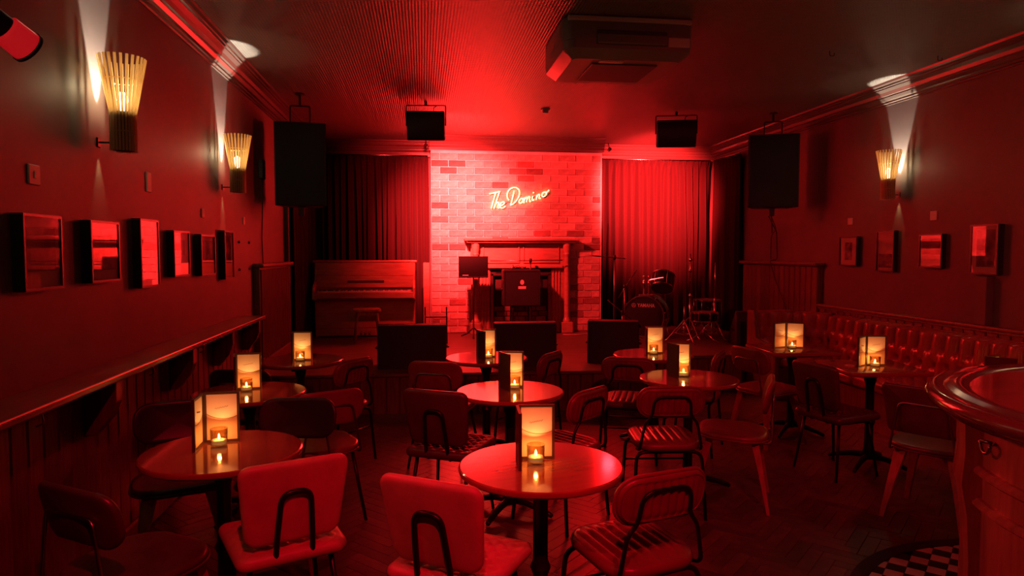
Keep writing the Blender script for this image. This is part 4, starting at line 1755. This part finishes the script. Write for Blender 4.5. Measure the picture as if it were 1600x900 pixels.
for u, v in ((560, 440), (615, 515), (700, 455), (745, 440), (800, 470), (860, 455), (912, 440), (950, 425)):
    b = nb()
    x, z = .979 + (u - 525) * .00190, 2.45 - (v - 410) * .00188
    rod(b, (x, NY + .008, z), (x, YBR - .01, z), .005)
    mk('standoff', b, 'wire_black', ns)
b = nb()
tube(b, [(1.17, 9.965, 2.26), (1.25, 9.975, 2.33), (1.36, 9.97, 2.30), (1.42, 9.975, 2.38), (1.55, 9.97, 2.36), (1.70, 9.97, 2.43), (1.80, 9.975, 2.40), (1.88, 9.97, 2.47)], .005, 6)
mk('supply_wire', b, 'wire_black', ns, smooth=True)


# ------------------------------------------------------------------ fireplace surround
fs = thing('fireplace_surround', 'carved wooden fireplace surround with mantel shelf on the bricks', 'fireplace', (0, YBR, ZS))
FX0, FX1, FT = .70, 2.18, 1.39
b = nb()
rbox(b, FX0 - .10, FX1 + .10, -.27, 0, FT - .035, FT, .008, 2)
rbox(b, FX0 - .06, FX1 + .06, -.23, 0, FT - .065, FT - .035, .008, 2)
mk('mantel_shelf', b, 'mantel_wood', fs)
b = nb()
box(b, FX0, FX1, -.10, 0, .98, FT - .065)
mk('frieze', b, 'mantel_wood', fs)
mid = (FX0 + FX1) / 2
for x0_, x1_ in ((FX0 + .19, mid - .045), (mid + .045, FX1 - .19)):
    b = nb()
    for q in ((x0_ - .02, x0_, 1.05, 1.30), (x1_, x1_ + .02, 1.05, 1.30), (x0_ - .02, x1_ + .02, 1.03, 1.05), (x0_ - .02, x1_ + .02, 1.30, 1.32)):
        rbox(b, q[0], q[1], -.122, -.10, q[2], q[3], .004, 1)
    mk('panel_moulding', b, 'mantel_wood', fs)
    b = nb()
    rbox(b, x0_, x1_, -.106, -.10, 1.05, 1.30, .002, 1)
    mk('frieze_panel', b, 'mantel_wood', fs)
b = nb()
rbox(b, FX0 + .12, FX1 - .12, -.15, -.09, .955, 1.0, .01, 2)
mk('lower_moulding', b, 'mantel_wood', fs)
for x in (FX0 + .065, FX1 - .065):
    b = nb()
    lathe(b, [(.06, .16), (.06, .19), (.045, .21), (.04, .24), (.043, .7), (.038, 1.14), (.05, 1.16), (.042, 1.19), (.055, 1.22), (.06, FT - .067)], 18, Matrix.Translation((x, -.15, 0)))
    mk('column', b, 'mantel_wood', fs, auto=40)
    b = nb()
    rbox(b, x - .085, x + .085, -.235, 0, 0, .16, .008, 1)
    mk('column_base', b, 'mantel_wood', fs)
    b = nb()
    sx = 1 if x < mid else -1
    rbox(b, min(x - sx * .06, x + sx * .22), max(x - sx * .06, x + sx * .22), -.09, 0, 0, .99, .006, 1)
    mk('jamb', b, 'mantel_wood', fs)
    for k, xo in enumerate((.10, .145, .19)):
        b = nb()
        rbox(b, x + sx * xo - .012, x + sx * xo + .012, -.11, -.085, .0, .96, .006, 1)
        mk('fluting', b, 'mantel_wood', fs)
b = nb()
gx0, gx1 = FX0 + .285, FX1 - .285
for q in ((gx0, gx0 + .05, 0, .88), (gx1 - .05, gx1, 0, .88), (gx0, gx1, .84, .90)):
    rbox(b, q[0], q[1], -.105, -.02, q[2], q[3], .008, 1)
mk('inner_frame', b, 'steel', fs)
b = nb()
box(b, gx0, gx1, -.03, -.016, .0, .95)
mk('fireback', b, 'soot', fs)
for r_ in range(5):
    for c in range(5):
        bw_ = (gx1 - gx0 - .12) / 5
        b = nb()
        xx = gx0 + .06 + (c + .25 * (r_ % 2)) * bw_
        rbox(b, xx, min(xx + bw_ - .012, gx1 - .055), -.045, -.028, .02 + r_ * .075, .085 + r_ * .075, .004, 1)
        mk('firebrick', b, 'brick_dark', fs)

# ------------------------------------------------------------------ piano and stool
pn = thing('upright_piano', 'brown upright piano with open keyboard left of the bricks', 'piano', (-.795, 9.70, ZS))
PWD = .705
b = nb()
rbox(b, -PWD + .03, PWD - .03, .0, .42, .10, 1.05, .006, 1)
mk('case', b, 'piano_wood', pn)
b = nb()
rbox(b, -PWD - .01, PWD + .01, -.02, .44, 1.05, 1.075, .008, 2)
mk('lid', b, 'piano_wood', pn)
for sx in (-1, 1):
    b = nb()
    M = Matrix(((0, 0, 1, 0), (1, 0, 0, 0), (0, 1, 0, 0), (0, 0, 0, 1)))
    prism(b, [(-.01, .0), (.42, 0), (.42, 1.05), (-.005, 1.05), (-.02, .80), (-.27, .70), (-.29, .56), (-.26, .54), (-.01, .52)],
          sx * (PWD - .032) - .032 * (1 if sx < 0 else -1) * 0 - .016, sx * (PWD - .032) + .016 + .0, Matrix.Translation((0, 0, 0)) @ M, bev=.006, seg=1)
    mk('side_cheek', b, 'piano_wood', pn)
b = nb()
rbox(b, -PWD + .04, PWD - .04, -.012, .01, .88, 1.045, .006, 1)
mk('upper_panel', b, 'piano_wood', pn)
b = nb()
rbox(b, -PWD + .04, PWD - .04, -.03, .01, .86, .882, .006, 1)
mk('panel_rail', b, 'piano_wood', pn)
b = nb()
box(b, -PWD + .045, PWD - .045, -.035, -.012, .70, .86, Matrix.Translation((0, 0, 0)) @ Matrix.Rotation(0, 4, 'X'))
mk('fallboard', b, 'piano_wood', pn)
b = nb()
rbox(b, -.24, .26, -.055, -.03, .775, .795, .004, 1)
mk('music_ledge', b, 'black_plastic', pn)
b = nb()
rbox(b, -PWD + .04, PWD - .04, -.27, .0, .575, .635, .01, 2)
mk('key_bed', b, 'piano_wood', pn)
b = nb()
rbox(b, -PWD + .04, PWD - .04, -.285, -.255, .56, .645, .008, 2)
mk('key_slip', b, 'piano_wood', pn)
kn = 52
kw = (2 * PWD - .16) / kn
b = nb()
rbox(b, -kw / 2 + .0006, kw / 2 - .0006, -.25, -.04, .636, .66, .002, 1)
k0 = mk('white_key', b, 'ivory', pn)
b = nb()
rbox(b, -.006, .006, -.19, -.04, .655, .675, .002, 1)
k1 = mk('black_key', b, 'drum_black', pn)
firstb = True
for k in range(kn):
    xk = -PWD + .08 + (k + .5) * kw
    o = k0 if k == 0 else inst(k0, pn)
    o.location = (xk, 0, 0)
    if k % 7 not in (1, 4) and k < kn - 1:
        o = k1 if firstb else inst(k1, pn)
        firstb = False
        o.location = (xk + kw / 2, 0, 0)
b = nb()
rbox(b, -PWD + .04, PWD - .04, -.012, .01, .13, .54, .004, 1)
mk('lower_panel', b, 'piano_wood', pn)
b = nb()
rbox(b, -PWD + .02, PWD - .02, -.03, .02, .02, .12, .006, 1)
mk('bottom_rail', b, 'piano_wood', pn)
for x in (-.06, .0, .06):
    b = nb()
    tube(b, [(x, .0, .07), (x, -.06, .065), (x, -.12, .06)], [.01, .012, .016], 8)
    mk('pedal', b, 'steel', pn, smooth=True)
for x in (-PWD + .06, PWD - .06):
    for y in (.03, .38):
        b = nb()
        lathe(b, [(.022, 0), (.025, .012), (.022, .03), (.012, .04)], 12, Matrix.Translation((x, y, 0)))
        mk('castor', b, 'steel', pn, auto=40)

st = thing('piano_stool', 'plain wooden stool standing in front of the piano', 'stool', (-.735, 9.15, ZS), R(8))
b = nb()
prism(b, rrect(.36, .30, .06, 4), .405, .445, bev=.012)
mk('seat', b, 'chair_wood', st, auto=40)
for sx in (-1, 1):
    for sy in (-1, 1):
        b = nb()
        rod(b, (sx * .12, sy * .095, .41), (sx * .165, sy * .135, 0), .018, .015)
        mk('leg', b, 'chair_wood', st, smooth=True)
for sy in (-1, 1):
    b = nb()
    rbox(b, -.12, .12, sy * .10 - .009, sy * .10 + .009, .36, .405, .003, 1)
    mk('apron', b, 'chair_wood', st)

bd = thing('leaning_board', 'narrow upright wooden board standing between piano and bricks', 'board', (.055, 9.90, ZS))
b = nb()
rbox(b, -.045, .045, -.01, .015, 0, 1.04, .004, 1, Matrix.Rotation(R(-2), 4, 'X'))
mk('plank', b, 'mantel_wood', bd)

gs = thing('folding_stand', 'low black metal folding stand behind the left stage monitor', 'stand', (.17, 8.9, ZS))
b = nb()
for x in (-.14, .14):
    rod(b, (x, -.08, 0), (x, .06, .47), .009)
    rod(b, (x, .12, 0), (x, -.02, .36), .009)
mk('upright', b, 'black_metal', gs)
for z in (.18, .34):
    b = nb()
    rod(b, (-.14, -.08 + .14 * z / .47, z), (.14, -.08 + .14 * z / .47, z), .008)
    mk('crossbar', b, 'black_metal', gs)

ms = thing('music_stand', 'black music stand with solid desk in front of the fireplace', 'music stand', (.70, 9.40, ZS), R(-4))
b = nb()
M = Matrix.Translation((0, 0, .985)) @ Matrix.Rotation(R(-16), 4, 'X')
rbox(b, -.205, .205, -.006, .006, -.15, .155, .004, 1, M)
mk('desk', b, 'desk_black', ms)
b = nb()
rbox(b, -.205, .205, -.05, .0, -.155, -.145, .003, 1, M)
mk('desk_ledge', b, 'black_plastic', ms)
b = nb()
rbox(b, -.15, -.07, -.0085, -.0055, -.125, -.115, .0005, 1, M)
mk('maker_plate', b, 'print_white', ms)
b = nb()
rod(b, (0, .02, .95), (0, .02, .12), .010)
mk('pole', b, 'black_metal', ms, smooth=True)
for k in range(3):
    a = 2 * PI * k / 3 + .5
    b = nb()
    tube(b, [(0, .02, .14), (.1 * math.cos(a), .02 + .1 * math.sin(a), .05), (.2 * math.cos(a), .02 + .2 * math.sin(a), .012)], .009, 6)
    mk('foot', b, 'black_metal', ms, smooth=True)

# ------------------------------------------------------------------ loudspeaker cabinet before the fireplace
am = thing('amplifier_cabinet', 'black amplifier cabinet with pale emblem on a stand before the fireplace', 'amplifier', (1.385, 9.42, ZS))
AW, AZ0, AZ1 = .265, .435, .945
b = nb()
rbox(b, -AW, AW, 0, .24, AZ0, AZ1, .012, 2)
mk('cabinet', b, 'tolex', am)
b = nb()
rbox(b, -AW + .03, AW - .03, -.006, .004, AZ0 + .03, AZ1 - .03, .003, 1)
mk('grille_cloth', b, 'speaker_grille', am)
b = nb()
for q in ((-AW + .005, -AW + .03, AZ0 + .005, AZ1 - .005), (AW - .03, AW - .005, AZ0 + .005, AZ1 - .005), (-AW + .03, AW - .03, AZ0 + .005, AZ0 + .03), (-AW + .03, AW - .03, AZ1 - .03, AZ1 - .005)):
    rbox(b, q[0], q[1], -.012, .002, q[2], q[3], .004, 1)
mk('front_trim', b, 'black_plastic', am)
b = nb()
cz = (AZ0 + AZ1) / 2
egg = [(.028 * math.cos(2 * PI * k / 20), .034 * math.sin(2 * PI * k / 20) * (1.15 if math.sin(2 * PI * k / 20) > 0 else .9)) for k in range(20)]
prism(b, egg, .0, .004, Matrix.Translation((0, -.006, cz + .075)) @ Matrix.Rotation(PI / 2, 4, 'X'))
em = mk('emblem', b, 'print_white', am)
b = nb()
rbox(b, -.055, .055, -.011, -.006, cz - .015, cz + .022, .001, 1)
mk('name_plate', b, 'print_white', am)
b = nb()
rbox(b, -AW - .006, -AW + .002, .09, .15, cz - .02, cz + .12, .006, 1)
mk('side_handle', b, 'steel', am)
for sx in (-1, 1):
    b = nb()
    tube(b, rnd([(sx * .13, -.04, 0), (sx * .13, .02, AZ0 - .01), (sx * .13, .22, AZ0 - .01), (sx * .13, .30, 0)], .03), .011, 6)
    mk('stand_leg', b, 'black_metal', am, smooth=True)
b = nb()
rod(b, (-.13, .0, .16), (.13, .0, .16), .008)
mk('stand_bar', b, 'black_metal', am)
cc = thing('coiled_cable', 'small tangle of cable lying on top of the amplifier cabinet', 'cable', (1.36, 9.52, ZS + AZ1))
b = nb()
pts = [(.09 * math.cos(k * .5) * (1 + .15 * math.sin(k)), .06 * math.sin(k * .5), .008 + .014 * abs(math.sin(k * .9)) * (k % 5)) for k in range(22)]
tube(b, pts, .006, 5)
mk('cable', b, 'wire_black', cc, smooth=True)
b = nb()
lathe(b, [(0, -.03), (.016, -.03), (.018, .02), (0, .03)], 10, Matrix.Translation((-.1, 0, .02)) @ Matrix.Rotation(PI / 2, 4, 'Y'), cap=False)
mk('plug', b, 'steel', cc, smooth=True)


def mic_stand(label, base, zp, e0, e1, mic_at=1):
    """tripod microphone stand: pole up to zp, boom from e0 to e1 (world x, y, z)"""
    t = thing('microphone_stand', label, 'microphone stand', (base[0], base[1], ZS), 0, 'microphone stands')
    L = lambda p: Vector(p) - Vector((base[0], base[1], ZS))
    b = nb()
    rod(b, (0, 0, .05), (0, 0, zp - ZS), .009)
    mk('pole', b, 'steel', t, smooth=True)
    b = nb()
    rod(b, L(e0), L(e1), .007)
    mk('boom', b, 'steel', t, smooth=True)
    b = nb()
    lathe(b, [(0, -.03), (.018, -.03), (.022, 0), (.018, .03), (0, .03)], 10, Matrix.Translation((0, 0, zp - ZS)), cap=False)
    mk('clutch', b, 'black_plastic', t, smooth=True)
    for k in range(3):
        a = 2 * PI * k / 3 + .3
        b = nb()
        rod(b, (0, 0, .09), (.26 * math.cos(a), .26 * math.sin(a), .008), .007)
        mk('foot', b, 'black_metal', t, smooth=True)
    if mic_at:
        d = (L(e1) - L(e0)).normalized()
        b = nb()
        lathe(b, [(0, -.01), (.012, -.01), (.014, .09), (.022, .10), (.024, .13), (.014, .15), (0, .152)], 12, along(L(e1), L(e1) + d), cap=False)
        mk('microphone', b, 'black_metal', t, smooth=True)
    return t


mic_stand('tall microphone stand with level boom between bricks and drum kit', (2.62, 9.08), 1.52, (2.19, 9.0, 1.555), (2.79, 9.11, 1.50), 0)
mic_stand('microphone stand with steep boom just left of the bass drum', (2.66, 8.72), 1.13, (2.56, 8.67, .99), (2.84, 8.79, 1.35), 0)
mic_stand('low microphone stand with boom reaching into the bass drum', (2.58, 8.55), .80, (2.37, 8.50, .97), (2.80, 8.75, .66), 1)
mic_stand('microphone stand with level boom behind the amplifier cabinet', (1.55, 9.70), 1.47, (.96, 9.68, 1.465), (2.02, 9.70, 1.475), 0)

# ------------------------------------------------------------------ drum kit
bdm = thing('bass_drum', 'black bass drum with maker name on its head', 'drum', (3.02, 9.02, ZS), R(-30))
DR = .285
TM = Matrix.Translation((0, 0, DR + .02)) @ Matrix.Rotation(-PI / 2, 4, 'X')     # +z of the lathe -> +y (away from the audience)
b = nb()
lathe(b, [(DR - .01, 0), (DR - .005, .005), (DR - .005, .42), (DR - .01, .425)], 44, TM, cap=False)
mk('shell', b, 'drum_black', bdm, smooth=True)
for y in (-.012, .40):
    b = nb()
    lathe(b, [(DR - .012, y), (DR + .006, y), (DR + .008, y + .018), (DR + .006, y + .036), (DR - .006, y + .036)], 44, TM, cap=False)
    mk('hoop', b, 'chrome', bdm, auto=50)
b = nb()
lathe(b, [(0, .002), (DR - .011, .002), (DR - .011, .006), (0, .006)], 44, TM, cap=False)
hd = mk('front_head', b, 'drum_skin', bdm)
b = nb()
lathe(b, [(0, .418), (DR - .011, .418), (DR - .011, .422), (0, .422)], 44, TM, cap=False)
mk('rear_head', b, 'drum_skin_white', bdm)
tm = text_mesh('YAMAHA', .07, .001)
bmesh.ops.transform(tm, matrix=Matrix.Translation((.035, -.001, DR + .17)) @ Matrix.Rotation(PI / 2, 4, 'X') @ Matrix.Diagonal((.82, 1, 1, 1)), verts=tm.verts)
mk('lettering', tm, 'print_white', hd, label='maker name in white capitals')
b = nb()
tube(b, [(-.135 + .026 * math.cos(2 * PI * k / 24), -.002, DR + .17 + .026 * math.sin(2 * PI * k / 24)) for k in range(24)], .003, 4, closed=True)
for k in range(3):
    a = PI / 2 + 2 * PI * k / 3
    rod(b, (-.135, -.002, DR + .17), (-.135 + .022 * math.cos(a), -.002, DR + .17 + .022 * math.sin(a)), .003, seg=4)
mk('maker_emblem', b, 'print_white', hd, label='round maker emblem with three prongs')
for k in range(8):
    a = 2 * PI * k / 8 + .2
    b = nb()
    ca_, sa_ = math.cos(a), math.sin(a)
    rod(b, ((DR + .016) * ca_, -.02, DR + .02 + (DR + .016) * sa_), ((DR + .016) * ca_, .13, DR + .02 + (DR + .016) * sa_), .006)
    mk('tension_rod', b, 'chrome', bdm, smooth=True)
for sx in (-1, 1):
    b = nb()
    rod(b, (sx * .26, .12, .30), (sx * .36, .02, .0), .008)
    mk('spur', b, 'chrome', bdm, smooth=True)
for sx in (-.035, .035):
    b = nb()
    lathe(b, [(.014, .56), (.014, .74), (.024, .745), (.024, .775), (.014, .78), (.014, .83), (.02, .835), (.02, .86), (0, .865)], 12, Matrix.Translation((sx, .20, 0)))
    mk('tom_post', b, 'chrome', bdm, smooth=True)
b = nb()
rbox(b, -.10, .10, .17, .23, .575, .60, .008, 1)
rod(b, (.035, .20, .80), (.24, .17, .84), .010)
mk('tom_mount', b, 'chrome', bdm)


def drum(parent, r_, h, M, lugs=6, top='drum_skin_white', bottom='drum_skin_white'):
    b = nb()
    lathe(b, [(r_, .01), (r_, h - .01)], 32, M, cap=False)
    mk('shell', b, 'drum_black', parent, smooth=True)
    for z in (0, h - .018):
        b = nb()
        lathe(b, [(r_ - .002, z), (r_ + .010, z), (r_ + .010, z + .018), (r_ - .002, z + .018)], 32, M, cap=False)
        mk('hoop', b, 'chrome', parent, auto=50)
    b = nb()
    lathe(b, [(0, h - .008), (r_, h - .008), (r_, h - .004), (0, h - .004)], 32, M, cap=False)
    mk('top_head', b, top, parent)
    b = nb()
    lathe(b, [(0, .004), (r_, .004), (r_, .008), (0, .008)], 32, M, cap=False)
    mk('bottom_head', b, bottom, parent)
    for k in range(lugs):
        a = 2 * PI * k / lugs
        b = nb()
        p = Vector(((r_ + .011) * math.cos(a), (r_ + .011) * math.sin(a), 0))
        tube(b, [M @ (p + Vector((0, 0, 0))), M @ (p + Vector((0, 0, h * .3))), M @ (p + Vector((0, 0, h * .5))), M @ (p + Vector((0, 0, h * .7))), M @ (p + Vector((0, 0, h)))], [.004, .005, .010, .005, .004], 6)
        mk('lug', b, 'chrome', parent, smooth=True)


# rack tom carried by the bass drum
rt = Matrix.Translation((.20, .27, .68)) @ Matrix.Rotation(R(-33), 4, 'X')
tom = bpy.data.objects.new('rack_tom', None)
link(tom, bdm)
drum(tom, .155, .22, rt)
tom['label'] = 'rack tom tilted on its mount'

ft = thing('floor_tom', 'black floor tom on three chrome legs beside the cymbal stands', 'drum', (3.98, 9.1, ZS))
drum(ft, .19, .36, Matrix.Translation((0, 0, .17)), 8)
for k in range(3):
    a = 2 * PI * k / 3 + .4
    b = nb()
    tube(b, [(.21 * math.cos(a), .21 * math.sin(a), .42), (.21 * math.cos(a), .21 * math.sin(a), .1), (.24 * math.cos(a), .24 * math.sin(a), 0)], .007, 6)
    mk('leg', b, 'chrome', ft, smooth=True)

sn = thing('snare_drum', 'shallow chrome rimmed snare drum on a low tripod stand', 'drum', (3.72, 8.60, ZS))
drum(sn, .175, .13, Matrix.Translation((0, 0, .27)), 8)
b = nb()
rod(b, (0, 0, .06), (0, 0, .26), .012)
mk('stand_pole', b, 'chrome', sn, smooth=True)
for k in range(3):
    a = 2 * PI * k / 3 + 1
    b = nb()
    tube(b, [(0, 0, .26), (.12 * math.cos(a), .12 * math.sin(a), .26), (.19 * math.cos(a), .19 * math.sin(a), .275)], .006, 6)
    mk('basket_arm', b, 'chrome', sn, smooth=True)
    b = nb()
    tube(b, [(0, 0, .14), (.16 * math.cos(a), .16 * math.sin(a), .04), (.24 * math.cos(a), .24 * math.sin(a), .008)], .008, 6)
    mk('stand_leg', b, 'chrome', sn, smooth=True)


def cymbal_stand(x, y, top, label, wing=True):
    t = thing('cymbal_stand', label, 'cymbal stand', (x, y, ZS), 0, 'cymbal stands')
    b = nb()
    h = top - ZS
    rod(b, (0, 0, .08), (0, 0, h * .5), .012)
    mk('lower_tube', b, 'chrome', t, smooth=True)
    b = nb()
    rod(b, (0, 0, h * .5), (0, 0, h), .008, .006)
    mk('upper_tube', b, 'chrome', t, smooth=True)
    for z in ((.5, .8, .93) if wing else (.5,)):
        b = nb()
        lathe(b, [(0, -.025), (.016, -.025), (.022, -.01), (.022, .01), (.016, .025), (0, .025)], 12, Matrix.Translation((0, 0, h * z)), cap=False)
        rod(b, (.015, 0, h * z), (.045, -.01, h * z + .005), .006)
        mk('clamp', b, 'chrome', t, smooth=True)
    for k in range(3):
        a = 2 * PI * k / 3 + .7
        b = nb()
        tube(b, [(0, 0, .30), (.22 * math.cos(a), .22 * math.sin(a), .03), (.27 * math.cos(a), .27 * math.sin(a), .008)], .008, 6)
        rod(b, (0, 0, .1), (.14 * math.cos(a), .14 * math.sin(a), .13), .005)
        mk('leg', b, 'chrome', t, smooth=True)
    return t


cymbal_stand(3.66, 8.95, 1.57, 'tall chrome cymbal stand with clamps right of the rack tom')
cymbal_stand(3.98, 8.86, 1.45, 'thin chrome hi-hat rod stand at the right of the drum kit', False)
cymbal_stand(3.42, 8.55, .88, 'short chrome stand leg in front of the bass drum side', False)


# ------------------------------------------------------------------ stage monitors
def monitor(name, label, x, y, w_, h, d, rz, group='stage monitors'):
    t = thing(name, label, 'loudspeaker', (x, y, ZS), R(rz), group)
    M = Matrix(((0, 0, 1, 0), (1, 0, 0, 0), (0, 1, 0, 0), (0, 0, 0, 1)))
    b = nb()
    prism(b, [(0, 0), (d, 0), (d * .95, .10), (.20 * d, h), (.03, h * .97)], -w_ / 2, w_ / 2, M, bev=.015, seg=2)
    mk('cabinet', b, 'tolex', t, auto=40)
    b = nb()
    p0_, p1_ = Vector((0, d * .93, .115)), Vector((0, .215 * d, h - .012))
    dr = (p1_ - p0_).normalized()
    nn = Vector((0, dr.z, -dr.y))
    vs8 = []
    bb = nb()
    for sx in (-1, 1):
        for p in (p0_, p1_):
            for q in (0, .012):
                vs8.append(bb.verts.new(Vector((sx * (w_ / 2 - .02), 0, 0)) + p + nn * q))
    for f in ((0, 1, 3, 2), (4, 6, 7, 5), (0, 4, 5, 1), (2, 3, 7, 6), (0, 2, 6, 4), (1, 5, 7, 3)):
        bb.faces.new([vs8[i] for i in f])
    b.free()
    mk('grille', bb, 'speaker_grille', t)
    for sx in (-1, 1):
        b = nb()
        tube(b, rnd([(sx * w_ / 2, d * .25, h * .45), (sx * (w_ / 2 + .025), d * .25, h * .45), (sx * (w_ / 2 + .025), d * .45, h * .45), (sx * w_ / 2, d * .45, h * .45)], .015), .008, 6)
        mk('handle', b, 'black_metal', t, smooth=True)
    return t


monitor('stage_monitor', 'black stage monitor at the stage edge in front of the piano', -.11, 6.95, .70, .46, .46, 0)
monitor('stage_monitor', 'black stage monitor at the stage edge in front of the fireplace', 1.06, 6.93, .66, .47, .46, 0)
monitor('stage_monitor', 'black stage monitor at the stage edge in front of the drum kit', 2.00, 6.98, .54, .47, .44, -20)
monitor('stage_monitor', 'black stage monitor in the corner behind the leather bench end', 4.22, 8.0, .62, .45, .42, -10)
fc = thing('floor_cable', 'pale cable lying on the stage right of the fireplace', 'cable', (0, 0, ZS))
b = nb()
tube(b, rnd([(2.0, 9.55, .006), (2.2, 9.50, .006), (2.4, 9.62, .006), (2.62, 9.60, .006), (2.8, 9.75, .006)], .1), .006, 6)
mk('cable', b, 'mat_board', fc, smooth=True)
